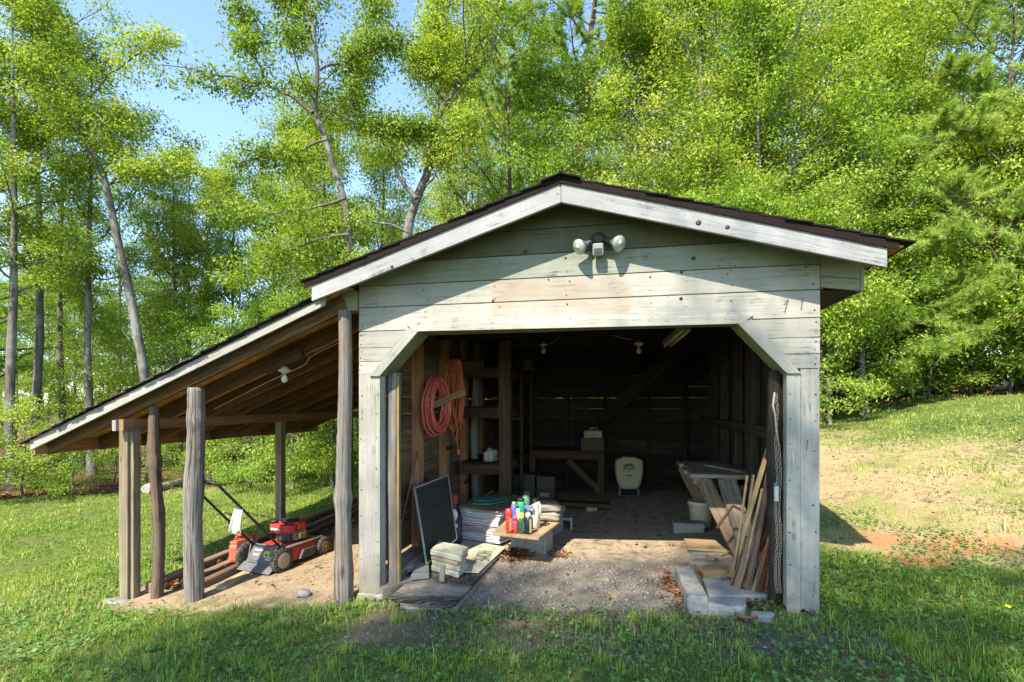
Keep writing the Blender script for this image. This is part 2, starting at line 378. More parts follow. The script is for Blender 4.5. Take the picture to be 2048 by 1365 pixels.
M['signboard'] = plain('cream_signboard', (0.47, 0.46, 0.32), 0.8, spec=0.2, var=0.1, sc=5, dirt=(0.36, 0.33, 0.20), dirt_amt=0.5)
M['shingle'] = plain('black_shingle', (0.014, 0.012, 0.011), 0.95, spec=0.15, var=0.35, sc=9, dirt=(0.035, 0.024, 0.020), bump=0.6, bsc=220)
M['shingle_b'] = plain('brown_shingle', (0.105, 0.055, 0.043), 0.95, spec=0.15, var=0.3, sc=9, dirt=(0.045, 0.03, 0.027), bump=0.6, bsc=220)
M['drip'] = plain('brown_drip_edge', (0.014, 0.008, 0.006), 0.8, spec=0.15)
M['whitebox'] = plain('white_box', (0.74, 0.74, 0.70), 0.6)
M['logcut'] = wood('barkless_log', (0.34, 0.28, 0.20), (0.52, 0.45, 0.35), (0.64, 0.57, 0.47), (0.8, 14))
M['flower'] = plain('yellow_petal', (0.75, 0.55, 0.02), 0.6)
M['ylamp'] = plain('yellowed_plastic', (0.32, 0.28, 0.13), 0.6, dirt=(0.22, 0.18, 0.08))
M['chainm'] = plain('weathered_chain', (0.30, 0.27, 0.23), 0.6, 0.6, 0.4, var=0.3, sc=40)
M['rope'] = plain('frayed_rope', (0.42, 0.37, 0.23), 0.9)
def osb():
    t = NT('osb_sheathing'); p = t.pos()
    vo = t.n('ShaderNodeTexVoronoi', i_Scale=1.0, i_Randomness=1.0)
    ds = t.n('ShaderNodeVectorMath', operation='ADD')
    nz = t.n('ShaderNodeTexNoise', i_Scale=6.0); t.l(p, nz.inputs['Vector'])
    sc = t.n('ShaderNodeVectorMath', operation='SCALE'); sc.inputs['Scale'].default_value = 0.22
    t.l(nz.outputs['Color'], sc.inputs[0]); t.l(p, ds.inputs[0]); t.l(sc.outputs[0], ds.inputs[1])
    t.l(t.scale(ds.outputs[0], (14, 32, 14)), vo.inputs['Vector'])
    c = t.ramp(vo.outputs['Color'], [(0.1, (0.36, 0.155, 0.048)), (0.5, (0.55, 0.27, 0.09)), (0.9, (0.66, 0.38, 0.16))])
    t.bsdf(c, 0.8, spec=0.2, normal=t.bump(vo.outputs['Distance'], 0.3, 0.005)); return t.m
M['osb'] = osb()
def burnt():
    t = NT('weathered_plywood'); uv = t.uv()
    nz = t.noise(t.scale(uv, (1.2, 2.4, 1)), 1.0, 3, 0.5)
    wv = t.n('ShaderNodeTexWave', wave_type='BANDS', bands_direction='Y', i_Scale=11.0, i_Distortion=22.0, i_Detail=4.0)
    wv.inputs['Detail Scale'].default_value = 0.9
    t.l(t.scale(uv, (0.55, 1.0, 1)), wv.inputs['Vector'])
    dark = t.ramp(wv.outputs['Fac'], [(0.35, (0.022, 0.020, 0.020)), (0.70, (0.05, 0.044, 0.038)), (0.93, (0.19, 0.15, 0.105))])
    worn = t.ramp(wv.outputs['Fac'], [(0.2, (0.20, 0.165, 0.12)), (0.8, (0.36, 0.31, 0.24))])
    c = t.mix(t.mapr(nz, 0.44, 0.60), dark, worn)
    t.bsdf(c, 0.8, spec=0.25, normal=t.bump(wv.outputs['Fac'], 0.5, 0.004)); return t.m
M['burnt'] = burnt()

def ground_mat():
    t = NT('ground_soil'); p = t.pos()
    n1 = t.noise(p, 1.1, 5, 0.6); n2 = t.noise(p, 9, 5, 0.65); n3 = t.noise(p, 45, 4, 0.7)
    def A(nm): return t.n('ShaderNodeAttribute', attribute_name=nm).outputs['Fac']
    wob = t.math('MULTIPLY', t.math('SUBTRACT', n2, 0.5), 0.7)
    wob2 = t.math('MULTIPLY', t.math('SUBTRACT', t.noise(p, 4.5, 6, 0.7), 0.5), 2.2)
    def msk(nm, a=0.35, b=0.65): return t.mapr(t.math('ADD', A(nm), wob2 if nm in ('clay', 'soil') else wob), *((0.45, 0.75, 0.0, 0.8) if nm == 'clay' else (a, b)))
    lawn = t.ramp(n2, [(0.3, (0.055, 0.065, 0.022)), (0.5, (0.11, 0.145, 0.028)), (0.75, (0.19, 0.19, 0.06))])
    lawn = t.mix(t.mapr(n3, 0.5, 0.7, 0, 0.5), lawn, (0.11, 0.085, 0.05, 1))
    moss = t.mix(n3, (0.085, 0.07, 0.045), (0.20, 0.16, 0.11))
    sand = t.ramp(n3, [(0.3, (0.24, 0.17, 0.10)), (0.6, (0.39, 0.295, 0.18)), (0.8, (0.48, 0.375, 0.245))])
    sand = t.mix(t.mapr(t.noise(p, 5.5, 6, 0.7), 0.48, 0.64, 0, 0.75), sand, (0.20, 0.14, 0.085, 1))
    dirt = t.ramp(n3, [(0.3, (0.26, 0.195, 0.12)), (0.7, (0.50, 0.40, 0.27))])
    dirt = t.mix(t.mapr(n2, 0.52, 0.66, 0, 0.8), dirt, (0.11, 0.08, 0.05, 1))
    grav = t.ramp(n3, [(0.3, (0.16, 0.13, 0.095)), (0.7, (0.31, 0.265, 0.205))])
    bank = t.ramp(n2, [(0.32, (0.23, 0.13, 0.065)), (0.45, (0.34, 0.23, 0.125)), (0.56, (0.33, 0.27, 0.12)), (0.70, (0.25, 0.26, 0.065))])
    bank = t.mix(t.mapr(n3, 0.48, 0.7, 0, 0.6), bank, (0.42, 0.33, 0.225, 1))
    bank = t.mix(t.mapr(n1, 0.48, 0.62, 0, 0.75), bank, t.mix(n3, (0.12, 0.15, 0.03), (0.30, 0.29, 0.09)))
    bank = t.mix(t.mapr(t.noise(p, 3.1, 4, 0.65), 0.56, 0.68, 0, 0.7), bank, (0.17, 0.11, 0.065, 1))
    clay = t.mix(n3, (0.30, 0.125, 0.05), (0.46, 0.22, 0.10))
    forest = t.ramp(n2, [(0.3, (0.07, 0.035, 0.02)), (0.7, (0.19, 0.10, 0.06))])
    c = lawn
    for nm, cc in (('bank', bank), ('forest', forest), ('soil', moss), ('sand', sand), ('dirt', dirt), ('gravel', grav), ('clay', clay)):
        c = t.mix(msk(nm), c, cc)
    h = t.math('ADD', n3, n2)
    t.bsdf(c, 0.95, spec=0.1, normal=t.bump(h, 0.6, 0.02)); return t.m
M['ground'] = ground_mat()

# ------------------------------------------------------------------ mesh building
def fast_mesh(name, verts, faces, uvs=None, attrs=None, smooth=False):
    """verts (N,3) array, faces (M,k) array, optional per-loop uvs, per-face float attributes."""
    me = bpy.data.meshes.new(name)
    verts = np.ascontiguousarray(verts, np.float32); faces = np.ascontiguousarray(faces, np.int32)
    k = faces.shape[1]; m = len(faces)
    me.vertices.add(len(verts)); me.vertices.foreach_set('co', verts.ravel())
    me.loops.add(m * k); me.loops.foreach_set('vertex_index', faces.ravel())
    me.polygons.add(m); me.polygons.foreach_set('loop_start', np.arange(0, m * k, k, dtype=np.int32))
    try: me.polygons.foreach_set('loop_total', np.full(m, k, dtype=np.int32))
    except Exception: pass
    if smooth: me.polygons.foreach_set('use_smooth', np.ones(m, dtype=bool))
    if uvs is not None:
        ul = me.uv_layers.new(name='UVMap'); ul.data.foreach_set('uv', np.ascontiguousarray(uvs, np.float32).ravel())
    for nm, arr in (attrs or {}).items():
        a = me.attributes.new(nm, 'FLOAT', 'FACE'); a.data.foreach_set('value', np.ascontiguousarray(arr, np.float32))
    me.update(calc_edges=True)
    me.validate()
    return me

WM = {}
RNG = random.Random(7)
class MB:
    """collects shapes with UVs (u runs along the grain, in metres)"""
    def __init__(s): s.v = []; s.f = []; s.uv = []; s.sm = []
    def face(s, idx, uv, smooth=False): s.f.append(tuple(idx)); s.uv.append(uv); s.sm.append(smooth)
    def plank(s, p0, p1, wd, width, thick, seg=1, jit=0.0, cut=(0, 0), warp=0.0):
        """board from p0 to p1 (centre line); wd = width direction; cut = extra length at +w edge of each end"""
        p0 = Vector(p0); p1 = Vector(p1); d = p1 - p0; L = d.length; d.normalize()
        wd = Vector(wd); wd = (wd - d * wd.dot(d)).normalized(); nd = d.cross(wd)
        ou, ov = RNG.random() * 9, RNG.random() * 9
        b = len(s.v); rows = []
        for i in range(seg + 1):
            k = i / seg; row = []
            bow = warp * math.sin(k * math.pi * 1.3 + ou)
            for (a, c) in ((-.5, -.5), (.5, -.5), (.5, .5), (-.5, .5)):
                ext = 0
                if i == 0: ext = -cut[0] * (a + .5)
                if i == seg: ext = cut[1] * (a + .5)
                j = lambda: (RNG.random() - .5) * 2 * jit
                row.append(p0 + d * (L * k + ext) + wd * (a * width + j()) + nd * (c * thick + j() * .4 + bow))
            rows.append(row); s.v += row
        per = [width, thick, width, thick]; acc = [0, width, width + thick, 2 * width + thick, 2 * (width + thick)]
        for i in range(seg):
            for q in range(4):
                a0 = b + i * 4 + q; a1 = b + i * 4 + (q + 1) % 4; c0 = a0 + 4; c1 = a1 + 4
                u0, u1 = ou + L * i / seg, ou + L * (i + 1) / seg
                s.face((a0, a1, c1, c0), [(u0, ov + acc[q]), (u0, ov + acc[q + 1]), (u1, ov + acc[q + 1]), (u1, ov + acc[q])])
        e = b + seg * 4
        s.face((b + 3, b + 2, b + 1, b), [(ou, ov), (ou + thick * .1, ov), (ou + thick * .1, ov + width), (ou, ov + width)])
        s.face((e, e + 1, e + 2, e + 3), [(ou, ov), (ou + thick * .1, ov), (ou + thick * .1, ov + width), (ou, ov + width)])
        return s
    def box(s, x0, x1, y0, y1, z0, z1, along='x', seg=1, jit=0.0):
        cx, cy_, cz = (x0 + x1) / 2, (y0 + y1) / 2, (z0 + z1) / 2
        if along == 'x': return s.plank((x0, cy_, cz), (x1, cy_, cz), (0, 0, 1), z1 - z0, y1 - y0, seg, jit)
        if along == 'y': return s.plank((cx, y0, cz), (cx, y1, cz), (0, 0, 1), z1 - z0, x1 - x0, seg, jit)
        return s.plank((cx, cy_, z0), (cx, cy_, z1), (1, 0, 0), x1 - x0, y1 - y0, seg, jit)
    def tube(s, pts, radii, n=8, closed=False, caps=True, smooth=True, wob=0.0, flat=1.0):
        pts = [Vector(p) for p in pts]
        if isinstance(radii, (int, float)): radii = [radii] * len(pts)
        b = len(s.v); ln = 0; acc = []
        m = len(pts); prev = None; ou = RNG.random() * 9; ov = RNG.random() * 9
        ph = [1 + (RNG.random() - .5) * 2 * wob for _ in range(n)]
        for i, p in enumerate(pts):
            if closed: d = pts[(i + 1) % m] - pts[i - 1]
            else: d = pts[min(i + 1, m - 1)] - pts[max(i - 1, 0)]
            if d.length < 1e-9: d = Vector((0, 0, 1))
            d.normalize()
            if prev is None:
                ref = Vector((1, 0, 0)) if abs(d.x) < .9 else Vector((0, 1, 0))
                a = (ref - d * ref.dot(d)).normalized()
            else: a = (prev - d * prev.dot(d)).normalized()
            prev = a; c = d.cross(a)
            if i: ln += (p - pts[i - 1]).length
            acc.append(ln)
            for k in range(n):
                th = 2 * math.pi * k / n
                r = radii[i] * (ph[k] + (RNG.random() - .5) * wob)
                s.v.append(p + a * (math.cos(th) * r) + c * (math.sin(th) * r * flat))
        rr = max(radii); per = 2 * math.pi * rr
        rng = range(m) if closed else range(m - 1)
        for i in rng:
            j = (i + 1) % m; u0 = acc[i]; u1 = acc[j] if j else ln + .1
            for k in range(n):
                k2 = (k + 1) % n
                s.face((b + i * n + k, b + i * n + k2, b + j * n + k2, b + j * n + k),
                       [(ou + u0, ov + per * k / n), (ou + u0, ov + per * (k + 1) / n), (ou + u1, ov + per * (k + 1) / n), (ou + u1, ov + per * k / n)], smooth)
        if caps and not closed:
            s.face([b + k for k in range(n)][::-1], [(ou + .02 * math.cos(k), ov + .3 * math.sin(k)) for k in range(n)])
            e = b + (m - 1) * n
            s.face([e + k for k in range(n)], [(ou + .02 * math.cos(k), ov + .3 * math.sin(k)) for k in range(n)])
        return s
    def lathe(s, prof, origin=(0, 0, 0), axis=(0, 0, 1), n=16, smooth=True, sx=1.0, sy=1.0, rot=0.0):
        o = Vector(origin); q = Vector((0, 0, 1)).rotation_difference(Vector(axis))
        b = len(s.v); m = len(prof)
        for (r, z) in prof:
            for k in range(n):
                th = 2 * math.pi * k / n + rot
                s.v.append(o + q @ Vector((math.cos(th) * r * sx, math.sin(th) * r * sy, z)))
        for i in range(m - 1):
            for k in range(n):
                k2 = (k + 1) % n
                s.face((b + i * n + k, b + i * n + k2, b + (i + 1) * n + k2, b + (i + 1) * n + k), [(prof[i][1], k / n), (prof[i][1], (k + 1) / n), (prof[i + 1][1], (k + 1) / n), (prof[i + 1][1], k / n)], smooth)
        if prof[0][0] > 1e-5: s.face([b + k for k in range(n)][::-1], [(0, 0)] * n)
        if prof[-1][0] > 1e-5: s.face([b + (m - 1) * n + k for k in range(n)], [(0, 0)] * n)
        return s
    def prism(s, poly, ext, uvdir=None):
        """poly: list of 3D points (planar), ext: extrusion vector"""
        poly = [Vector(p) for p in poly]; ext = Vector(ext); n = len(poly); b = len(s.v)
        nrm = Vector((0, 0, 0))
        for i in range(n): nrm += poly[i].cross(poly[(i + 1) % n])
        if nrm.dot(ext) > 0: poly = poly[::-1]
        s.v += poly + [p + ext for p in poly]
        ud = Vector(uvdir).normalized() if uvdir else (poly[1] - poly[0]).normalized()
        vd = ext.normalized().cross(ud); ou, ov = RNG.random() * 9, RNG.random() * 9
        f = lambda p: (ou + p.dot(ud), ov + p.dot(vd) + p.dot(ext.normalized()))
        s.face(list(range(b, b + n)), [f(p) for p in poly])
        s.face([b + n + k for k in range(n)][::-1], [f(p) for p in poly][::-1])
        for i in range(n):
            j = (i + 1) % n
            s.face((b + j, b + i, b + n + i, b + n + j), [f(poly[j]), f(poly[i]), f(poly[i] + ext), f(poly[j] + ext)])
        return s
    def xf(s, mat, start=0):
        for i in range(start, len(s.v)): s.v[i] = mat @ s.v[i]
        return s
    def mesh(s, name):
        me = bpy.data.meshes.new(name)
        me.from_pydata([tuple(v) for v in s.v], [], s.f)
        ul = me.uv_layers.new(name='UVMap')
        flat = [c for uv in s.uv for p in uv for c in p]
        ul.data.foreach_set('uv', flat)
        me.polygons.foreach_set('use_smooth', s.sm)
        me.update(); return me
    def build(s, name, mat, parent=None, bevel=0.0, local=False):
        return link(name, s.mesh(name), mat, parent, bevel, local)

def link(name, me, mat, parent=None, bevel=0.0, local=False):
    if mat is not None and not me.materials: me.materials.append(M[mat] if isinstance(mat, str) else mat)
    o = bpy.data.objects.new(name, me); COL.objects.link(o)
    if parent is not None:
        o.parent = parent
        if not local: o.matrix_parent_inverse = WM.get(parent, Matrix.Identity(4)).inverted()
    WM[o] = Matrix.Identity(4)
    if bevel:
        bv = o.modifiers.new('bevel', 'BEVEL'); bv.width = bevel; bv.segments = 2; bv.limit_method = 'ANGLE'
    return o
def thing(name, label, cat, loc, rz=0, group=None):
    o = bpy.data.objects.new(name, None); COL.objects.link(o)
    o.empty_display_size = 0.1
    o.location = loc; o.rotation_euler = (0, 0, rz)
    WM[o] = Matrix.Translation(Vector(loc)) @ Matrix.Rotation(rz, 4, 'Z')
    return tag(o, label, cat, group)
def tag(o, label, cat=None, group=None, kind=None):
    o['label'] = label
    if cat: o['category'] = cat
    if group: o['group'] = group
    if kind: o['kind'] = kind
    return o

# ================================================================== GROUND
def yedge(x):
    return np.interp(x, [-40, -16, -11, -7.4, -6, -2, 2, 5.2, 8.2, 13, 30], [0, 3.5, 7.9, 11.2, 13.4, 15, 15.5, 15.5, 13.2, 8, 0])
def zones(x, y):
    z = {}
    box = lambda x0, x1, y0, y1, e: sstep(x0 - e, x0 + e, x) * (1 - sstep(x1 - e, x1 + e, x)) * sstep(y0 - e, y0 + e, y) * (1 - sstep(y1 - e, y1 + e, y))
    z['sand'] = np.maximum(box(-4.85, -2.3, 4.02, 9.1, 0.25), box(-4.7, -2.6, 3.86, 4.5, .2) * .7)
    z['dirt'] = box(-2.3, 1.45, 4.9, 9.2, 0.3)
    z['gravel'] = box(-1.75, 0.85, 4.12, 5.3, 0.33)
    z['soil'] = np.maximum(box(-2.1, 1.7, 3.35, 4.4, 0.35) * 0.75, np.exp(-(((x + 1.35) / 0.55) ** 2 + ((y - 3.55) / 0.35) ** 2)))
    s = y + 0.5 * x
    z['bank'] = sstep(6.5, 7.6, s) * sstep(1.2, 1.9, x) * (0.40 + 0.85 * (1 - sstep(2.6, 6.2, x)) + 1.0 * (fbm(x * 0.7, y * 0.7, 21) - 0.5)) * (1 - .55 * sstep(11.2, 13.5, s))
    z['clay'] = np.maximum.reduce([np.exp(-(((x - a) / r) ** 2 + ((y - b) / (r * .7)) ** 2)) for a, b, r in ((3.3, 5.95, .6), (2.75, 6.2, .45), (2.7, 5.6, .35), (4.5, 6.5, .4))])
    z['forest'] = sstep(0.2, 1.3, y - yedge(x))
    return z
def make_ground():
    xs = np.unique(np.round(np.concatenate([np.linspace(-400, -40, 10), np.linspace(-40, -13, 28), np.linspace(-13, 9, 221), np.linspace(9, 40, 32), np.linspace(40, 400, 10)]), 3))
    ys = np.unique(np.round(np.concatenate([np.linspace(-400, -30, 10), np.linspace(-30, 1, 32), np.linspace(1, 17, 161), np.linspace(17, 60, 40), np.linspace(60, 400, 10)]), 3))
    X, Y = np.meshgrid(xs, ys); X = X.ravel(); Y = Y.ravel()
    Z = gza(X, Y)
    nx, ny = len(xs), len(ys)
    i, j = np.meshgrid(np.arange(nx - 1), np.arange(ny - 1)); a = (j * nx + i).ravel()
    F = np.stack([a, a + 1, a + nx + 1, a + nx], 1)
    me = fast_mesh('ground', np.stack([X, Y, Z], 1), F, smooth=True)
    for nm, arr in zones(X, Y).items():
        at_ = me.attributes.new(nm, 'FLOAT', 'POINT'); at_.data.foreach_set('value', np.ascontiguousarray(arr, np.float32))
    o = link('ground', me, 'ground')
    tag(o, 'grassy yard ground sloping up to a sunlit bank on the right', 'ground', kind='structure')
make_ground()

# ================================================================== SHED
WY = 4.20                      # front wall plane
XL, XR = -2.245, 1.407         # wall corners
YB = 8.95                      # back wall
FY = 3.93                      # front face of main fascia
PKX, PKZ = -0.451, 3.038       # lower edge of fascia at the peak
SLL, SLR = 0.317, 0.278
def fas(x): return PKZ - (SLL * (PKX - x) if x < PKX else SLR * (x - PKX))    # fascia lower edge
def deck(x): return fas(x) + 0.16                                            # underside of sheathing
shed = thing('shed', 'old white timber shed with open front and lean-to roof on its left', 'shed', (-0.42, 6.5, gz(-0.42, 6.5)))

# ---- front wall
mb = MB()
mb.box(-1.72, 0.88, WY + 0.024, WY + 0.24, 2.139, 2.30, 'x', 10, 0.003)             # header beam
front = mb.build('front_wall', 'algae_bounce', shed)
seams = [2.157, 2.36, 2.545, 2.738, 2.94, 3.14]
TH = 0.022
for i in range(5):
    z0, z1 = seams[i] + (0.0 if i == 0 else 0.0015), seams[i + 1] - 0.0035
    def xlim(z, side):
        lim = XL if side < 0 else XR
        # roof clip
        sl = SLL if side < 0 else SLR
        xr_ = PKX + side * (PKZ + 0.155 - z) / sl
        return max(lim, xr_) if side < 0 else min(lim, xr_)
    tilt = 0.006
    poly = [(xlim(z0, -1), WY - tilt, z0), (xlim(z0, 1), WY - tilt, z0)]
    zr = PKZ + 0.155 - SLR * (XR - PKX); zl = PKZ + 0.155 - SLL * (PKX - XL)
    if z0 < zr < z1: poly.append((XR, WY - tilt * .5, zr))
    poly.append((xlim(z1, 1), WY, z1)); 
    if xlim(z1, -1) < xlim(z1, 1) - 1e-3: poly.append((xlim(z1, -1), WY, z1))
    if z0 < zl < z1: poly.append((XL, WY - tilt * .5, zl))
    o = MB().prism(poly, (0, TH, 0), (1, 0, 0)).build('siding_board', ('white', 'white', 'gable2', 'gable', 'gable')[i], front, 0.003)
    # recessed shiplap lip above each board
    if i < 4:
        zz = seams[i + 1]
        MB().box(xlim(zz + .02, -1) + .02, xlim(zz + .02, 1) - .02, WY + 0.012, WY + 0.020, zz - .02, zz + .02).build('shiplap_lip', 'algae_bounce', front)
# side boards beside the cut corners
JL, JR = -2.043, 1.182
lo = [(2.012, 2.153), (1.893, 2.0095), (1.785, 1.8905)]
for (z0, z1) in lo:
    for sd in (-1, 1):
        xo = XL if sd < 0 else XR
        def xin(z):
            k = (z - 1.763) / (2.141 - 1.763)
            return (JL + (-1.686 - JL) * k - 0.05) if sd < 0 else (JR + (0.84 - JR) * k + 0.05)
        poly = [(xo, WY - .004, z0), (xin(z0), WY - .004, z0), (xin(z1), WY, z1), (xo, WY, z1)]
        MB().prism(poly, (0, TH, 0), (1, 0, 0)).build('siding_board', 'white', front, 0.002)
# diagonal trim boards, standing proud, with a deep reveal
for sd in (-1, 1):
    if sd < 0: a, b = Vector((JL, 0, 1.763)), Vector((-1.686, 0, 2.141))
    else: a, b = Vector((JR, 0, 1.747)), Vector((0.84, 0, 2.126))
    w = 0.095
    off = Vector((-w, 0, 0)) if sd < 0 else Vector((w, 0, 0))
    y = Vector((0, WY - .024, 0))
    poly = [a + y, b + y, b + y + off + Vector((0, 0, 0.028)), a + y + off]
    MB().prism(poly, (0, 0.0225, 0), b - a).build('trim_board', 'white', front, 0.002)
    y2 = Vector((0, WY + 0.0, 0)); n = Vector((-.02 * sd * -1, 0, .02))
    poly = [a + y2 + Vector((0, 0, .002)), b + y2 + Vector((0, 0, .002)), b + y2 + off * .4, a + y2 + off * .4]
    MB().prism(poly, (0, 0.23, 0), b - a).build('corner_brace', 'algae_bounce', front)
MB().prism([(-1.72, WY - .026, 2.137), (0.872, WY - .026, 2.122), (0.95, WY - .026, 2.185), (-1.80, WY - .026, 2.20)], (0, .0195, 0), (1, 0, 0)).build('header_trim', 'white', front, 0.002)
# vertical jamb boards, ragged at the foot
def jamb(x0, x1, zb, zt, y0, y1, name='jamb_board'):
    n = 7; rr = random.Random(int(x0 * 1000))
    foot = [(x0 + (x1 - x0) * k / n, y0, zb + rr.random() * .035) for k in range(n + 1)]
    MB().prism(foot + [(x1, y0, zt), (x0, y0, zt)], (0, y1 - y0, 0), (0, 0, 1)).build(name, 'white', front, 0.002)
jamb(XL, JL - .004, -0.135, 1.783, WY - .003, WY + .02)
jamb(JR, JR + .092, -0.03, 1.745, WY - .008, WY + .018)
jamb(JR + .094, XR - .004, 0.0, 1.78, WY - .003, WY + .02)
MB().box(JL - .022, JL - .001, WY + .021, WY + .10, -0.10, 1.77, 'z').build('jamb_board', 'white', front)
MB().box(JR + .001, JR + .022, WY + .021, WY + .09, 0.02, 1.75, 'z').build('jamb_board', 'white', front)
MB().box(XL - .012, JL + .03, WY - .02, WY + .14, -0.26, -0.115, 'x', 4, .006).build('foundation_block', 'concrete', front, 0.01)
# nail heads and knot holes that read as dark dots
for (u, v, r) in ((1387, 517, .016), (1363, 545, .010), (1362, 597, .012), (1051, 504, .016), (986, 602, .011), (1097, 559, .006), (1612, 535, .008), (1131, 516, .008)):
    p = at(u, v, WY - .0075)
    MB().lathe([(r, 0), (r * .6, .003), (0, .004)], p, (0, -1, 0), 10).build('knot_hole', 'black', front)
for (u, v, du, dv) in ((1576, 600, -7, 10), (1606, 597, -4, 8), (1615, 880, -2, 18), (1010, 472, 18, 1)):
    a = at(u, v, WY - .004); b = at(u + du, v + dv, WY - .05)
    MB().tube([a, b], .004, 5).build('bent_nail', 'rust', front)

nail_me = MB().lathe([(.0055, 0), (.0045, .002), (0, .0025)], (0, 0, 0), (0, -1, 0), 6).mesh('nail_head'); nail_me.materials.append(M['bronze'])
rn = random.Random(19)
def nail(x, z, y):
    o = bpy.data.objects.new('nail_head', nail_me); COL.objects.link(o); o.parent = front; o.location = (x, y, z)
    o.matrix_parent_inverse = Matrix.Identity(4); k = .7 + rn.random() * .7; o.scale = (k, 1, k)
for i in range(3):
    for x in (XL + .02, -1.62, -1.0, -.42, .2, .8, XR - .03):
        for zz in (seams[i] + .04, seams[i + 1] - .05):
            if rn.random() < .8: nail(x + rn.uniform(-.03, .03), zz + rn.uniform(-.015, .015), WY - .0062)
for (z0, z1) in lo:
    for x in (XL + .02, XR - .03):
        for zz in (z0 + .03, z1 - .03): nail(x + rn.uniform(-.01, .01), zz, WY - .0045)
for zz in [0.15 + .21 * k for k in range(8)]:
    for x in (XL + .03, JL - .03, JR + .03, XR - .035): nail(x + rn.uniform(-.012, .012), zz + rn.uniform(-.03, .03), WY - (.0085 if x == JR + .03 else .0035))
# rough posts behind the jambs
def logpost(x, y, z0, z1, r0, r1, seed, mat, parent, wig=0.03, n=20, seg=54, lump=0.10, name='log_post', bulges=()):
    rr = random.Random(seed); pts = []; rad = []
    ph1, ph2 = rr.random() * 6, rr.random() * 6
    for i in range(seg + 1):
        k = i / seg
        pts.append((x + wig * math.sin(k * 5 + ph1) * (0.3 + math.sin(k * math.pi)), y + wig * .6 * math.sin(k * 4 + ph2), z0 + (z1 - z0) * k))
        r = r0 + (r1 - r0) * k
        for (bz, ba, bw) in bulges: r += ba * math.exp(-((k - bz) / bw) ** 2)
        rad.append(r * (1 + .012 * math.sin(k * 23 + ph2) + (rr.random() - .5) * lump * .3))
    return MB().tube(pts, rad, n, wob=lump * .55).build(name, mat, parent)
logpost(-1.992, WY + .16, -0.085, 1.80, .058, .060, 3, 'greylog', front, .008, name='gate_post')
logpost(1.15, WY + .15, 0.0, 1.78, .052, .05, 8, 'rough', front, .01, lump=.25, name='gate_post')
MB().box(-1.945, -1.928, WY + .12, WY + .16, 0.25, 1.77, 'z', 6, .002).build('yellow_strip', 'yellow', front)
MB().box(-1.940, -1.923, WY + .12, WY + .16, -0.05, 0.246, 'z', 4, .002).build('yellow_strip', 'yellow', front)
MB().plank((-2.06, WY + .01, -.115), (-1.82, WY + .34, -.105), (0, 0, 1), .12, .13, 4, .004).build('sill_timber', 'plank', front)

# ---- left wall (boards seen from inside, gaps of daylight)
mb = MB(); mb.box(-2.20, -1.98, WY + .30, YB, -0.09, 0.005, 'y', 8, .006)
leftw = mb.build('left_wall', 'plank', shed)
rr = random.Random(5); z = 0.02
while z < 2.62:
    h = 0.155 + rr.random() * .03
    gap = 0.010 if abs(z + h - 1.64) < .09 else (0.007 if abs(z + h - 1.18) < .08 else 0.0005)
    MB().plank((-2.225, WY + .03, z + h / 2), (-2.225, YB - .03, z + h / 2), (0, 0, 1), h - gap, .02, 10, .0016).build('wall_board', 'sideboard', leftw)
    z += h
for k, y in enumerate((5.34, 6.2, 7.05, 7.9)):
    MB().plank((-2.165, y, .0), (-2.165, y, 2.5), (0, 1, 0), .135 if k < 3 else .1, .085, 8, .002).build('stud', 'stud', leftw)
for (y, z) in ((6.9, .42), (6.9, .62), (6.15, .95)):
    MB().box(-2.125, -2.118, y, y + .24, z, z + .045, 'y').build('strap', 'darkboard', leftw)
MB().box(-2.21, -2.05, WY + .22, YB, 2.40, 2.52, 'y', 6, .004).build('top_plate', 'oldbeam', leftw)
MB().tube([(-2.19, 4.95, .28), (-2.13, 5.26, 1.02)], .010, 6).build('wall_rod', 'beam', leftw)
# pegs that carry hose and cord
MB().plank((-2.15, 5.33, 1.44), (-1.72, 5.62, 1.665), (0, 0, 1), .075, .035, 3, .002).build('peg', 'beam', leftw)
MB().plank((-2.17, 6.20, 1.94), (-1.72, 6.42, 2.03), (0, 0, 1), .10, .04, 3, .002).build('peg', 'oldbeam', leftw)

# ---- right wall: upright rough slabs
mb = MB(); mb.box(1.28, 1.38, WY + .1, YB, -0.02, 0.10, 'y', 6, .004)
rightw = mb.build('right_wall', 'rough', shed)
y = WY + .05; rr = random.Random(11)
while y < YB - .05:
    w = .17 + rr.random() * .10
    if not (7.0 < y < 7.55): MB().plank((1.375, y + w / 2, 0.0), (1.375, y + w / 2, 2.58), (0, 1, 0), w - .002, .024, 8, .004).build('wall_slab', 'rough', rightw)
    else:
        MB().plank((1.375, y + w / 2, 0.48), (1.375, y + w / 2, 2.58), (0, 1, 0), w - .002, .024, 8, .004).build('wall_slab', 'rough', rightw)
    y += w
for k, y in enumerate((5.0, 5.75, 6.5, 7.3, 8.1)):
    MB().plank((1.30, y, .0), (1.30, y, 2.55), (0, 1, 0), .15, .10, 8, .006).build('stud', 'rough', rightw)
MB().box(1.24, 1.36, WY + .25, YB, 1.22, 1.32, 'y', 6, .004).build('girt', 'rough', rightw)

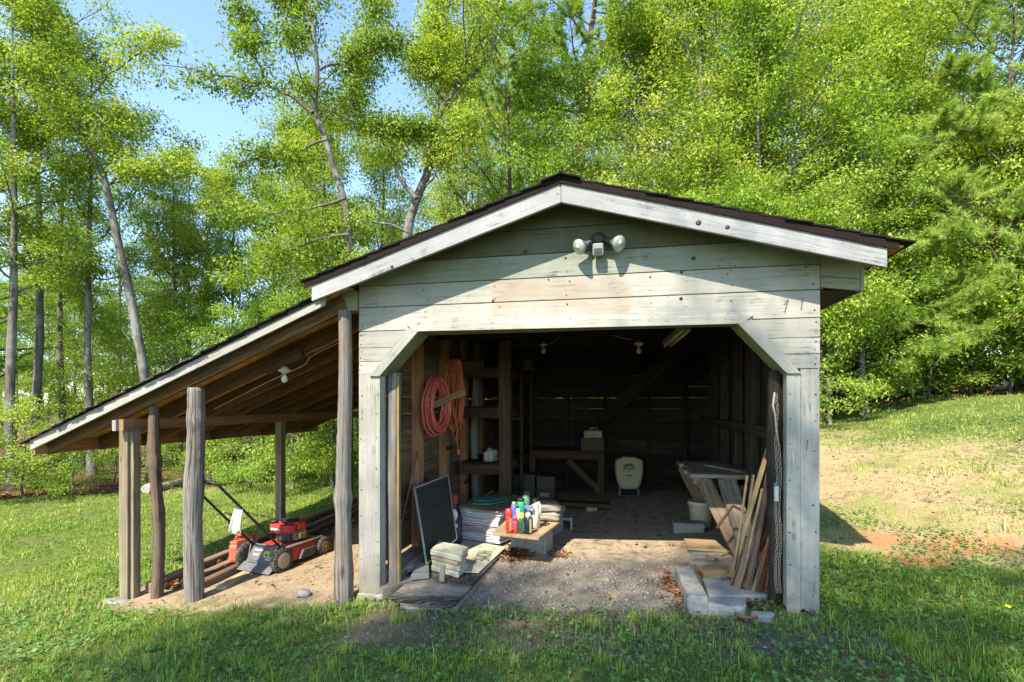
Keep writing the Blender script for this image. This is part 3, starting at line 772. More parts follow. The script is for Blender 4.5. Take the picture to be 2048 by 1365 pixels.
# ---- back wall
mb = MB(); mb.box(XL + .02, XR - .02, YB - .12, YB - .015, 2.05, 2.15, 'x', 4, .003)
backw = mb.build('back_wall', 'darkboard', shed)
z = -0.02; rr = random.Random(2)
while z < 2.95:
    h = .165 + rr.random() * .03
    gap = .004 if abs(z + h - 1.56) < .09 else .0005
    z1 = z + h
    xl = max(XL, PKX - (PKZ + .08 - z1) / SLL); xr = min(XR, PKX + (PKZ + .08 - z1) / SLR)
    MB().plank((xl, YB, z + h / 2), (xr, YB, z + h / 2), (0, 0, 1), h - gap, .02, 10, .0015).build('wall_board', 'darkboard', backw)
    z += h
for x in (-1.62, -0.92, -0.28, 0.42, 1.0):
    MB().plank((x, YB - .06, -.03), (x, YB - .06, 2.5), (1, 0, 0), .05, .09, 6, .002).build('stud', 'darkboard', backw)

# ---- main roof
mb = MB(); FYB = YB + .25
for sd, xe in ((-1, -2.575), (1, 1.83)):
    zt = deck(PKX); ze = deck(xe)
    mb.plank((PKX, (FY + FYB) / 2 + .01, zt + .008), (xe, (FY + FYB) / 2 + .01, ze + .008), (0, 1, 0), FYB - FY - .03, .016, 1)
roof = mb.build('main_roof', 'osb', shed)
def course(x0, z0, x1, z1, y0, y1, mat, parent, rr, th=.010):
    n = 14; jl = lambda: (rr.random() - .5) * .012
    d = Vector((x1 - x0, 0, z1 - z0)); d.normalize(); nv = Vector((d.z, 0, -d.x)); 
    if nv.z < 0: nv = -nv
    m = MB()
    m.plank((x0, y0 + jl(), z0), (x0 + 0, y1, z0), (x1 - x0, 0, z1 - z0), math.hypot(x1 - x0, z1 - z0), th, n, .0025)
    return m.build('shingle_course', mat, parent)
rs = random.Random(4)
for sd, xe in ((-1, -2.60), (1, 1.86)):
    n = 15
    for k in range(n):
        xa = PKX + (xe - PKX) * (k + .0) / n; xb = PKX + (xe - PKX) * (k + 1.15) / n
        lift = .026; cx = (xa + xb) / 2
        za, zb = deck(xa) + lift, deck(xb) + lift + .011
        m = MB(); L = math.hypot(xb - xa, zb - za)
        m.plank((cx, FY - .035 + rs.random() * .02, (za + zb) / 2), (cx, FYB, (za + zb) / 2), (xb - xa, 0, zb - za), L, .011, 16, .003)
        m.build('shingle_course', 'shingle', roof)
m = MB(); m.plank((PKX - .072, FY - .05, deck(PKX) + .020), (PKX - .072, FYB, deck(PKX) + .020), (1, 0, SLL), .155, .012, 12, .003)
m.plank((PKX + .072, FY - .05, deck(PKX) + .022), (PKX + .072, FYB, deck(PKX) + .022), (1, 0, -SLR), .155, .012, 12, .003)
m.build('ridge_cap', 'shingle', roof)
# fascia boards
fh = .150
for sd, xe in ((-1, -2.531), (1, 1.724)):
    poly = [(PKX + sd * .001, FY, PKZ), (xe, FY, fas(xe)), (xe, FY, fas(xe) + fh * .88), (PKX + sd * .001, FY, PKZ + fh)]
    m = MB().prism(poly, (0, .035, 0), (xe - PKX, 0, fas(xe) - PKZ))
    o = m.build('fascia_board', 'fascia', roof, .004)
    # dark drip board above
    xe2 = xe + sd * .06
    poly = [(PKX, FY - .014, PKZ + fh - .008), (xe2, FY - .014, fas(xe2) + fh * .88 - .004), (xe2, FY - .014, fas(xe2) + .186), (PKX, FY - .014, PKZ + .188)]
    MB().prism(poly, (0, .014, 0), (1, 0, 0)).build('drip_edge', 'drip', roof)
for (u, v, r) in ((1397, 446, .020), (1455, 455, .016), (784, 534, .014), (826, 520, .006), (1470, 532, .006), (1120, 372, .007), (1115, 388, .005)):
    p = at(u, v, FY - .001)
    MB().lathe([(r, 0), (r * .5, .003), (0, .004)], p, (0, -1, 0), 10).build('knot_hole', 'bronze', roof)
# rafters inside
for k in range(9):
    y = WY + .35 + k * .54
    for sd, xe in ((-1, -2.5), (1, 1.7)):
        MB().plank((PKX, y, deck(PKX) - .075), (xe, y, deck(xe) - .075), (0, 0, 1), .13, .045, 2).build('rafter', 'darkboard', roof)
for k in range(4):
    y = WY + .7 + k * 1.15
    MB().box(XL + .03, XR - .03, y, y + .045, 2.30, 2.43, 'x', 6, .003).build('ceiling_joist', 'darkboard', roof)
# eave returns
m = MB(); zt = deck(1.53)
MB().prism([(XR + .002, WY - .012, 2.455), (1.665, WY - .012, 2.42), (1.665, WY - .012, deck(1.665)), (XR + .002, WY - .012, deck(XR))], (0, .03, 0), (1, 0, 0)).build('eave_return', 'soffit', roof, .003)
MB().prism([(XR + .002, WY - .010, 2.372), (1.665, WY - .010, 2.335), (1.665, WY - .010, 2.417), (XR + .002, WY - .010, 2.452)], (0, .03, 0), (1, 0, 0)).build('eave_return', 'soffit', roof, .003)
MB().box(1.667, 1.69, WY - .012, YB, 2.335, 2.50, 'y', 4).build('eave_fascia', 'soffit', roof)
MB().box(XR + .006, 1.665, WY + .022, YB, 2.34, 2.352, 'y').build('soffit_panel', 'darkboard', roof)
MB().box(-2.50, XL - .006, WY - .03, WY + .12, 2.335, 2.50, 'x', 2, .003).build('eave_block', 'soffit', roof)

# ---- lean-to roof
LY = 4.03
def ldeck(x): return 2.435 + 0.408 * (x + 2.5)
XE = -5.67
sag = lambda y: -0.0
mb = MB(); mb.plank((-2.30, (LY + YB) / 2 + .06, ldeck(-2.30) + .008), (XE, (LY + YB) / 2 + .06, ldeck(XE) + .008), (0, 1, 0), YB - LY - .02, .016, 1)
lean = mb.build('lean_to_roof', 'osb', shed)
ys = [4.19 + .53 * k for k in range(9)]
for y in ys:
    x0 = -2.36; x1 = -5.61
    MB().plank((x0, y, ldeck(x0) - .079), (x1, y, ldeck(x1) - .079), (0, 0, 1), .142, .042, 8, .002).build('rafter', 'rafter', lean)
MB().plank((-5.635, LY + .04, ldeck(-5.635) - .055), (-5.635, YB, ldeck(-5.635) - .075), (0, 0, 1), .14, .022, 8, .006).build('eave_board', 'beam', lean)
rs = random.Random(8); n = 24
for k in range(n):
    xa = -2.40 + (XE - .07 + 2.40) * k / n; xb = -2.40 + (XE - .07 + 2.40) * (k + 1.18) / n
    za, zb = ldeck(xa) + .024, ldeck(xb) + .036; cx = (xa + xb) / 2; cz = (za + zb) / 2
    m = MB(); L = math.hypot(xb - xa, zb - za); yf = LY - .028 - rs.random() * .010
    p = [(cx, yf, cz - .006), (cx, yf + .25, cz), (cx, (LY + YB) / 2, cz + .03), (cx, YB + .1, cz)]
    for a, b in zip(p[:-1], p[1:]): m.plank(a, b, (xb - xa, 0, zb - za), L, .011, 4, .004 if k > 9 else .002)
    m.build('shingle_course', 'shingle_b' if (k > 9 and rs.random() < .6) else 'shingle', lean)
for k in range(13):    # torn grey shingle edges along the rake
    x = -3.3 - rs.random() * 2.1
    MB().plank((x, LY - .035, ldeck(x) + .018), (x - .09 - rs.random() * .07, LY - .035, ldeck(x - .12) + .016), (0, 1, .15 + rs.random() * .2), .022, .007, 3, .006).build('torn_shingle', rs.choice(('stone', 'shingle_b', 'shingle', 'shingle')), lean)
xf0, xf1 = -2.47, -5.64
lf = lambda x: ldeck(x) - .085
MB().prism([(xf0, LY, lf(xf0)), (xf1, LY, lf(xf1)), (xf1, LY, lf(xf1) + .112), (xf0, LY, lf(xf0) + .105)], (0, .022, 0), (xf1 - xf0, 0, lf(xf1) - lf(xf0))).build('fascia_board', 'fascia_old', lean, .003)
MB().prism([(xf0 + .05, LY - .014, lf(xf0) + .09), (xf1 - .05, LY - .014, lf(xf1 - .05) + .098), (xf1 - .05, LY - .014, lf(xf1 - .05) + .124), (xf0 + .05, LY - .014, lf(xf0) + .13)], (0, .013, 0), (1, 0, 0)).build('drip_edge', 'drip', lean)
XB = -4.62
MB().plank((XB, 3.86 + .22, 1.325), (XB, YB, 1.335), (0, 0, 1), .105, .05, 14, .002).build('eave_beam', 'beam', lean)
MB().plank((XB - .06, 4.06, 1.32), (XB - .06, 4.36, 1.325), (0, 0, 1), .10, .04, 2).build('eave_beam', 'fascia', lean)
# posts
def g0(x, y): return gz(x, y) - .06
p = at(258, 1190, 4.20)
MB().box(p.x - .075, p.x + .025, 4.16, 4.26, g0(p.x, 4.2), 1.272, 'z', 10, .002).build('square_post', 'treated', shed, .006)
MB().box(p.x + .027, p.x + .062, 4.19, 4.27, g0(p.x, 4.2), 1.272, 'z', 10, .002).build('square_post', 'treated', shed, .004)
logpost(at(312, 1190, 4.22).x, 4.22, g0(-4.3, 4.22), 1.50, .054, .044, 31, 'brownlog', shed, .022, lump=.2, bulges=((.72, .020, .05), (.80, .012, .03), (.45, .008, .04)))
logpost(at(391, 1195, 4.17).x, 4.165, g0(-3.87, 4.17), 1.675, .080, .070, 12, 'greylog', shed, .014, lump=.12, bulges=((.55, .010, .08), (.86, .008, .03)))
logpost(at(690, 1185, 4.14).x, 4.13, g0(-2.35, 4.14), 2.33, .070, .052, 17, 'greylog', shed, .010, lump=.14, bulges=((.37, .016, .025), (.1, .012, .1)))
for y in (6.43, 8.3):
    MB().box(XB - .045, XB + .05, y - .05, y + .05, g0(XB, y), 1.285, 'z', 6, .002).build('square_post', 'treated', shed, .004)
MB().box(XB - .045, XB + .05, YB - .12, YB - .02, g0(XB, YB), 1.285, 'z', 6, .002).build('square_post', 'treated', shed, .004)

# interior post and long leaning brace
ip = at(1012, 900, 6.75)
MB().plank((ip.x, 6.75, -.1), (ip.x - .01, 6.75, 2.35), (1, 0, 0), .155, .14, 8, .004).build('interior_post', 'oldbeam', shed, .004)
logpost(at(952, 900, 7.2).x, 7.2, -.1, 2.4, .06, .055, 44, 'greylog', shed, .02, lump=.2, name='interior_log')
MB().plank(at(1205, 840, 8.3), at(1372, 690, 7.6), (0, 0, 1), .19, .06, 5, .003).build('brace', 'darkboard', shed)

# ================================================================== LAMPS AND CABLES
def face_disc(m, c, r, axis=(0, -1, 0), n=18, th=.004): m.lathe([(r, 0), (r, th), (0, th)], c, axis, n); return m
fl = at(1197, 500, WY - .03)
flood = thing('flood_light', 'twin-bulb security flood light with grey motion sensor under the gable peak', 'flood light', fl)
m = MB(); m.lathe([(.055, 0), (.055, .030), (.042, .055), (0, .06)], at(1197, 480, WY), (0, -1, 0), 14); m.build('base', 'bronze', flood)
for (u, v, dd) in ((1183, 484, (-.62, -.62, -.42)), (1214, 482, (.62, -.62, -.36))):
    a = at(u, v, WY - .05); d = Vector(dd).normalized()
    MB().tube([a - d * .035, a - d * .01, a + d * .045], [.017, .024, .026], 14).build('socket', 'bronze', flood)
    prof = [(.017, 0), (.020, .012), (.020, .022), (.026, .034), (.044, .066), (.058, .090), (.061, .098), (.061, .104), (.056, .106)]
    bl = MB().lathe(prof, a + d * .042, d, 24).build('bulb', 'lampback', flood)
    MB().lathe([(.0565, 0), (.052, .004), (.036, .009), (.016, .012), (.014, .016), (0, .018)], a + d * (.042 + .105), d, 24).build('lens', 'lampglass', bl)
sn = MB(); sn.box(fl.x - .042, fl.x + .042, WY - .115, WY - .055, fl.z - .065, fl.z + .03, 'x'); so = sn.build('sensor', 'sensor', flood, .012)
MB().box(fl.x - .03, fl.x + .03, WY - .119, WY - .114, fl.z - .052, fl.z - .012).build('sensor_window', 'black', so, .003)

def keyless(u, v, y, label, zc=None, block=None, group='bare bulb light fixtures', bulb=True):
    p = at(u, v, y)
    t = thing('light_fixture', label, 'light fixture', p, 0, group)
    MB().lathe([(.03, .05), (.034, .03), (.062, .022), (.066, .012), (.05, .002), (.03, -.012), (.022, -.02)], p, (0, 0, 1), 18).build('holder', 'porcelain', t)
    if bulb: MB().lathe([(.014, -.018), (.016, -.034), (.030, -.058), (.033, -.078), (.026, -.098), (.012, -.108), (0, -.111)], p, (0, 0, 1), 16).build('bulb', 'bulb', t)
    if block:
        (x0, x1, zz) = block
        MB().plank((p.x + x0, y + .0, p.z + .10 + x0 * .418), (p.x + x1, y, p.z + .10 + x1 * .418), (0, 0, 1), .10, .055, 2, .002).build('mounting_block', 'oldbeam', t)
    return t
keyless(569, 744, 4.66, 'light bulb in round holder on a grey block under the lean-to, nearest the shed wall', block=(-.2, .2, 0))
keyless(369, 842, 5.25, 'light fixture partly behind the thick grey log post under the lean-to', block=(-.12, .16, 0), bulb=False)
keyless(622, 835, 7.42, 'small light fixture deep under the lean-to above the far posts', block=(-.16, .2, 0), bulb=False)
a = at(1087, 690, 7.2); keyless(1087, 692, 7.2, 'left one of two bare bulbs hanging inside the dark shed')
keyless(1278, 690, 6.6, 'right one of two bare bulbs hanging inside the dark shed')
for (u0, v0, y) in ((1087, 690, 7.2), (1278, 690, 6.6)):
    p = at(u0, v0, y); MB().box(p.x - .06, p.x + .06, y - .03, y + .03, p.z + .05, 2.31, 'z').build('drop_block', 'darkboard', roof)
cb = MB(); P = [at(700, 676, 4.62), at(640, 703, 4.62), at(618, 716, 4.62), at(612, 728, 4.62), at(600, 735, 4.62), at(540, 762, 4.62), at(430, 818, 4.62)]
cb.tube(P, .0042, 6)
tag(cb.build('electrical_cable', 'cable'), 'pale cable running along a rafter to the bulb under the lean-to', 'cable')
cb = MB(); cb.tube([at(1100, 688, 7.1), at(1122, 672, 7.1), at(1150, 670, 7.1), at(1215, 669, 7.0), at(1262, 680, 6.6)], .006, 6)
tag(cb.build('electrical_cable', 'cable'), 'pale cable strung between two bulbs inside the shed ceiling', 'cable')
t = thing('tube_light', 'long fluorescent tube light fixed under the shed ceiling at right', 'light fixture', at(1350, 672, 6.0))
a, b = at(1335, 690, 6.0), at(1372, 658, 5.2)
MB().plank(a + Vector((0, 0, .02)), b + Vector((0, 0, .02)), (1, 0, 0), .11, .04, 1).build('housing', 'plank', t)
for k in (-.03, .03):
    MB().tube([a + Vector((k, 0, -.015)), b + Vector((k, 0, -.015))], .014, 8).build('tube', 'porcelain', t)

# ================================================================== HOSE AND CORD ON THE LEFT WALL
def coil(cx, cy_, cz, rx, rz, loops, r, rr, droop=0.0, ax=(0.25, 1, 0), dep=.10, seg=30):
    ax = Vector(ax).normalized(); pts = []
    for k in range(loops):
        ox, oz = (rr.random() - .5) * .05, (rr.random() - .5) * .05
        sc = .86 + rr.random() * .22; off = (rr.random() - .5) * dep; ph = rr.random() * .4
        for i in range(seg):
            th = 2 * math.pi * i / seg + math.pi / 2
            x = math.cos(th + ph * .1) * rx * sc * (1 - .18 * max(0, math.sin(th))); z = math.sin(th) * rz * sc - (1 - sc) * -rz * .9
            pts.append(Vector((cx, cy_, cz)) + ax * (x + ox) + Vector((off + (rr.random() - .5) * .012, 0, z + oz)))
    return pts
rr = random.Random(21)
hc = at(861, 815, 5.25)
pts = coil(-1.95, 5.38, hc.z + .0, .20, .30, 9, .011, rr, dep=.12)
hose = MB().tube(pts, .0115, 7).build('hose_coil', 'hose')
tag(hose, 'coiled red rubber hose hanging on a wooden peg inside the left wall', 'hose')
cc = at(905, 790, 6.2)
pts = coil(-1.98, 6.06, 1.64, .115, .40, 11, .006, rr, dep=.12)
cd = MB().tube(pts, .0065, 6)
cd.tube([(-1.96, 6.1, 1.26), (-1.98, 6.12, 1.1), (-1.96, 6.14, .95)], .0065, 6)
cd.tube([(-1.99, 6.05, 1.28), (-2.02, 6.08, 1.16), (-1.97, 6.10, 1.05), (-1.95, 6.12, 1.14), (-1.96, 6.12, 1.26)], .006, 6)
cord = cd.build('extension_cord', 'cord')
tag(cord, 'orange extension cord hung in long loops behind the red hose', 'cord')
MB().lathe([(.014, 0), (.018, .02), (.018, .06), (.01, .07)], (-1.96, 6.14, .90), (0, 0, 1), 10).build('plug', 'cord', cord)

from mathutils import noise as mnoise
def chunk(poly, z0, z1, name, mat, seed=0, rough=.010, chip=.02, cuts=5):
    """weathered masonry piece: prism refined and worn at its edges"""
    bm = bmesh.new(); n = len(poly)
    vs = [bm.verts.new((p[0], p[1], z0)) for p in poly]; f = bm.faces.new(vs)
    if f.normal.z > 0 or True: bm.normal_update()
    r = bmesh.ops.extrude_face_region(bm, geom=[f])
    for v in [g for g in r['geom'] if isinstance(g, bmesh.types.BMVert)]: v.co.z = z1
    bmesh.ops.recalc_face_normals(bm, faces=bm.faces[:])
    bmesh.ops.bevel(bm, geom=bm.edges[:], offset=min(.012, (z1 - z0) * .18), segments=1, affect='EDGES')
    bmesh.ops.subdivide_edges(bm, edges=[e for e in bm.edges if e.calc_length() > .03], cuts=cuts, use_grid_fill=True)
    bmesh.ops.triangulate(bm, faces=[f for f in bm.faces if len(f.verts) > 4])
    c = sum((v.co for v in bm.verts), Vector()) / len(bm.verts)
    for v in bm.verts:
        q = v.co * 9 + Vector((seed * 3.7, 0, 0)); d = mnoise.noise_vector(q) * rough + mnoise.noise_vector(q * 4) * rough * .4
        k = max(0, mnoise.noise(v.co * 6 + Vector((seed, 5, 1))) - .25) * chip * 3
        v.co += d + (c - v.co).normalized() * k
    me = bpy.data.meshes.new(name); bm.to_mesh(me); bm.free()
    return link(name, me, mat)

# ================================================================== LEFT FOREGROUND PILE
# charred plywood sheets lying at the door corner
def slab(u4, z, th, name, mat, label, cat, parent=None, bev=.003, uvd=None):
    pts = [atz(u, v, z) for (u, v) in u4]
    m = MB().prism(pts, (0, 0, -th), uvd or (pts[1] - pts[0]))
    o = m.build(name, mat, parent, bev)
    if label: tag(o, label, cat)
    return o
gP = -0.10
slab([(780, 1196), (905, 1212), (1010, 1098), (900, 1080)], gP + .045, .022, 'plywood_sheet', 'burnt', 'dark weathered plywood sheet with raised wood grain lying at the doorway', 'plywood', uvd=(1, .25, 0))
slab([(800, 1206), (914, 1214), (1012, 1106), (905, 1095)], gP + .008, .05, 'plywood_sheet', 'plank', 'mouldy plank under the dark plywood sheet at the doorway', 'plank')
# the HOME board
zs = gP + .066
sgn = slab([(905, 1142), (958, 1144), (1012, 1094), (922, 1079), (868, 1118)], zs, .014, 'sign_board', 'signboard', 'cream painted board lettered HOME lying flat on the dark plywood', 'sign board')
def text_mesh(s, size):
    cu = bpy.data.curves.new('lettering', 'FONT'); cu.body = s; cu.size = size; cu.extrude = .0008; cu.align_x = 'CENTER'; cu.align_y = 'CENTER'
    o = bpy.data.objects.new('lettering', cu); COL.objects.link(o)
    dg = bpy.context.evaluated_depsgraph_get(); me = bpy.data.meshes.new_from_object(o.evaluated_get(dg))
    bpy.data.objects.remove(o); return me
c0 = atz(965, 1112, zs + .0025)
down = (atz(948, 1130, zs) - atz(962, 1098, zs)).normalized()      # reading direction on the board
wide = Vector((-down.y, down.x, 0))
me = text_mesh('HOME', .135)
mx = Matrix((( down.x * .98, wide.x * 1.7, 0, c0.x), (down.y * .98, wide.y * 1.7, 0, c0.y), (0, 0, 1, c0.z), (0, 0, 0, 1)))
me.transform(mx); o = link('lettering', me, 'ink', sgn)
rf = random.Random(3)
for (u, v) in ((916, 1098), (931, 1099), (946, 1092), (960, 1094), (988, 1097), (906, 1103)):
    c = atz(u, v, zs + .0025); m = MB()
    for k in range(6):
        th = k * math.pi / 3 + rf.random(); q = c + Vector((math.cos(th), math.sin(th), 0)) * .016
        m.lathe([(.011, 0), (.010, .0012), (0, .0014)], q, (0, 0, 1), 7, sx=1, sy=.7)
    m.build('painted_flower', 'inkblue', sgn)
# stacked pavers with a short stake
def rect_block(u4, z0, z1, name, mat, label, cat, group=None, bev=.008):
    pts = [atz(u, v, z0) for (u, v) in u4]
    o = MB().prism(pts, (0, 0, z1 - z0)).build(name, mat, None, bev); 
    return tag(o, label, cat, group)
base = [(862, 1142), (918, 1158), (936, 1136), (880, 1122)]
pb = [atz(u, v, gP + .05) for (u, v) in base]
cen = sum(pb, Vector()) / 4
lab = ['bottom paver of the small mossy stack on the dark plywood', 'middle brick layer of the small mossy stack on the dark plywood', 'upper thin brick layer of the small mossy stack on the dark plywood', 'pale top paver of the small mossy stack on the dark plywood']
hs = [(0, .055, 1.0, 'paver'), (.057, .108, .97, 'paver'), (.110, .148, 1.0, 'brick'), (.150, .205, 1.07, 'paver')]
for k, (h0, h1, sc, mt) in enumerate(hs):
    a = (k % 2) * .05 - .02; rot = Matrix.Rotation(a, 3, 'Z')
    pts = [cen + rot @ ((p - cen) * sc) for p in pb]
    for p in pts: p.z = gP + .048 + h0
    tag(chunk(pts, gP + .048 + h0, gP + .048 + h1, 'paver', mt, k + 2, .005, .018, 4), lab[k], 'paver', 'stacked pavers on the plywood')
p = atz(884, 1163, gP + .045)
tag(MB().plank(p, p + Vector((0, .02, .14)), (1, .2, 0), .045, .025, 2, .001).build('wooden_stake', 'plank', None, .002), 'short wooden stake propped against the front of the paver stack', 'stake')
slab([(822, 1150), (858, 1147), (858, 1128), (838, 1122)], gP + .10, .05, 'flat_stone', 'stone', 'angular grey stone slab beside the paver stack', 'stone', bev=.006)
slab([(800, 1139), (845, 1126), (850, 1110), (800, 1118)], gP + .09, .06, 'flat_stone', 'concrete', 'pale concrete chunk in the corner by the left gate post', 'stone', bev=.01)
p = atz(846, 1157, gP + .045)
tag(MB().lathe([(.0, 0), (.022, .004), (.026, .016), (.016, .03), (0, .034)], p, (0, 0, 1), 7, False).build('small_stone', 'stone'), 'small grey pebble on the plywood left of the paver stack', 'stone')

# insect screen leaning on the wall
sc = [Vector(q) for q in (at(853, 1128, 4.70), at(913, 1078, 5.45), at(895, 951, 5.55), at(829, 977, 4.85))]
t = thing('window_screen', 'dark insect screen in a thin aluminium frame leaning against the left wall', 'window screen', (sc[0] + sc[1]) / 2)
nrm = (sc[1] - sc[0]).cross(sc[3] - sc[0]).normalized()
MB().prism(sc, nrm * .004).build('screen_mesh', 'screen', t)
for i in range(4):
    a, b = sc[i], sc[(i + 1) % 4]
    MB().plank(a, b, (sc[(i + 2) % 4] - b), .014, .016, 1).build('frame_bar', 'alu', t)
# rag doll-like dark jug behind the screen
p = at(909, 1062, 5.62); p.z = gP + .05
t = thing('dark_jug', 'navy plastic jug with red cap and white label behind the screen', 'jug', p)
MB().lathe([(.075, 0), (.085, .03), (.085, .30), (.075, .36), (.05, .42), (.032, .45), (.03, .47)], p, (0, 0, 1), 18).build('body', 'navy', t)
MB().lathe([(.04, .455), (.043, .47), (.043, .54), (.036, .565), (0, .57)], p, (0, 0, 1), 16).build('cap', 'dkred', t)
fd = Vector((.15, -1, 0)).normalized()
lb = MB().lathe([(.05, 0), (.05, .003), (0, .003)], p + fd * .086 + Vector((0, 0, .345)), fd, 20, sx=1, sy=1.35).build('label', 'decal_w', t)
q = p + fd * .0905 + Vector((0, 0, .36)); sdv = fd.cross(Vector((0, 0, 1)))
MB().plank(q + Vector((0, 0, -.03)), q + Vector((0, 0, .03)), sdv, .016, .002).build('label_mark', 'blue', lb)
MB().plank(q + sdv * -.025 + Vector((0, 0, -.05)), q + sdv * .025 + Vector((0, 0, -.05)), (0, 0, 1), .012, .002).build('label_mark', 'blue', lb)
MB().plank(q + sdv * -.05 + Vector((0, 0, -.13)), q + sdv * .05 + Vector((0, 0, -.13)), (0, 0, 1), .035, .012).build('label_band', 'decal_w', t)

# stack of wrapped shingle bundles
bx = [atz(918, 1070, 0), atz(998, 1082, 0), atz(1022, 1040, 0), atz(935, 1030, 0)]
cf = sum(bx, Vector()) / 4
fr = (bx[1] - bx[0]).normalized(); wd = (bx[1] - bx[0]).length
dp = Vector((-fr.y, fr.x, 0)); DL = .95
z = gP + .055; rr = random.Random(9)
o0 = bx[0].copy()
def bundle(z0, h, mat, label, off, parts=9, sag_=.012):
    m = MB(); nx, ny = 10, 6; rrb = random.Random(int(z0 * 1e4))
    for k in range(parts):     # sheets inside the wrapper give layered, uneven sides
        zz0 = z0 + h * k / parts; j = lambda: (rrb.random() - .5) * .016
        a = o0 + fr * (off + j()) + dp * j(); a.z = zz0 + h / parts / 2
        w2 = wd + j(); b = a + fr * w2
        m.plank(a + dp * (DL / 2), b + dp * (DL / 2), dp, DL + j(), h / parts * .96, 8, .0035, warp=.004)
    return tag(m.build('wrapped_bundle', mat, None, .003), label, 'bundle', 'wrapped bundles stacked by the left wall')
lbs = ['lowest white wrapped bundle of the stack, resting on the cream board', 'pinkish wrapped bundle above the lowest white one in the stack', 'middle white wrapped bundle lying on the pinkish bundle', 'topmost white wrapped bundle of the stack, under the brown board']
for k, (h, mt) in enumerate(((.095, 'wrapw'), (.082, 'wrapp'), (.085, 'wrapw'), (.085, 'wrapw'))):
    bundle(z, h, mt, lbs[k], (rr.random() - .5) * .02); z += h + .003
a = o0 - fr * .005 + dp * (DL / 2 + .0); a.z = z + .012; b = a + fr * (wd + .01)
tag(MB().plank(a, b, dp, DL + .06, .012, 8, .003, warp=.008).build('cardboard_sheet', 'board_brown'), 'brown board covering the top of the wrapped bundles', 'board')
z += .022
zt = z
gl = [atz(932, 1002, zt + .02), atz(985, 1000, zt + .02), atz(1008, 982, zt + .02), atz(1000, 977, zt + .02), atz(962, 982, zt + .02), atz(930, 996, zt + .02)]
m = MB()
gl = [o0 + fr * a + dp * b for a, b in ((-.03, .22), (.10, .14), (.30, .20), (.37, .52), (.33, .60), (.10, .56), (-.02, .36))]
for q in gl: q.z = zt
cg = sum(gl, Vector()) / len(gl)
lower = gl; upper = [cg + (q - cg) * .9 + Vector((0, 0, .035)) for q in gl]
tag(MB().prism(lower, (0, 0, .022)).prism(upper, (0, 0, .014)).build('green_tray', 'greenlid', None, .008), 'flat green plastic tray lying on the brown board over the bundles', 'tray')

# plank table on concrete blocks
zt = .235
tb = [(985, 1066), (1078, 1076), (1122, 1042), (1020, 1032)]
tpts = [atz(u, v, zt) for (u, v) in tb]
o = MB().prism(tpts, (0, 0, -.028), tpts[2] - tpts[1]).build('plank_shelf', 'tanboard', None, .006)
tag(o, 'sunlit tan plank shelf carrying bottles, laid on concrete blocks', 'shelf')
cA = (tpts[1] + tpts[0]) / 2 + Vector((.10, .10, 0))
def cblock(c, ang, L, W, H, z0, label, mat='concrete', holes=True, vertical=False, group=None):
    """hollow concrete block, its cells open along local y"""
    t = MB(); w = .032
    if holes:
        t.box(-L / 2, L / 2, -W / 2, W / 2, 0, w, 'x'); t.box(-L / 2, L / 2, -W / 2, W / 2, H - w, H, 'x')
        for x in (-L / 2 + w / 2, 0, L / 2 - w / 2): t.box(x - w / 2, x + w / 2, -W / 2 + .001, W / 2 - .001, w - .001, H - w + .001, 'z')
    else: t.box(-L / 2, L / 2, -W / 2, W / 2, 0, H, 'x', 5, .004)
    t.xf(Matrix.Translation((c[0], c[1], z0)) @ Matrix.Rotation(ang, 4, 'Z'))
    o = t.build('concrete_block', mat, None, .006)
    return tag(o, label, 'concrete block', group)
ang = math.atan2(fr.y, fr.x)
p1 = atz(1065, 1108, gP + .02)
cblock((p1.x - .03, p1.y + .12), ang + .05, .42, .19, zt - .03 - gP - .02, gP + .02, 'concrete block holding up the near end of the tan plank shelf', holes=False)
p2 = atz(1098, 1078, gP + .02)
cblock((p2.x - .02, p2.y + .10), ang + 1.5, .40, .19, zt - .03 - gP - .02, gP + .02, 'concrete block under the right edge of the tan plank shelf', holes=False)
p3 = at(1122, 1030, 6.4)
cblock((p3.x - .05, 6.55), 0.05, .36, .19, .19, -.07, 'hollow concrete block on the floor behind the tan plank shelf', 'concrete2')

def onshelf(u, v): return atz(u, v, zt + .002)
def bottle(name, u, v, prof, mat, label, cat='bottle', cap=None, lab=None, n=16, sx=1, sy=1, rot=0, H=None):
    p = onshelf(u, v)
    t = thing(name, label, cat, p, 0, 'garden chemical containers on the plank shelf')
    MB().lathe(prof, p, (0, 0, 1), n, sx=sx, sy=sy, rot=rot).build('body', mat, t)
    if cap: MB().lathe(cap[0], p, (0, 0, 1), 12).build('cap', cap[1], t)
    if lab:
        z0, z1, r, mt, a0, a1 = lab; m = MB(); K = 8
        for k in range(K):
            th0 = a0 + (a1 - a0) * k / K; th1 = a0 + (a1 - a0) * (k + 1) / K
            q = [p + Vector((math.cos(th) * r * sx, math.sin(th) * r * sy, zz)) for th, zz in ((th0, z0), (th1, z0), (th1, z1), (th0, z1))]
            m.v += q; b = len(m.v) - 4; m.face((b, b + 1, b + 2, b + 3), [(0, 0)] * 4, True)
        m.build('label', mt, t)
    return t
H1 = .235
bottle('red_bottle', 1018, 1066, [(.030, 0), (.035, .008), (.035, .165), (.032, .18)], 'redb', 'larger red bottle with round red cap at the left of the shelf',
       cap=([(.036, .172), (.038, .18), (.038, .225), (.030, .240), (0, .244)], 'redb'), lab=(.03, .15, .0358, 'labelo', -1.2, .3))
bottle('spray_can', 1031, 1067, [(.021, 0), (.022, .004), (.022, .12), (.019, .13)], 'redb', 'slim red can standing right of the larger red bottle',
       cap=([(.021, .128), (.021, .165), (.012, .17), (.010, .185), (0, .186)], 'redb'))
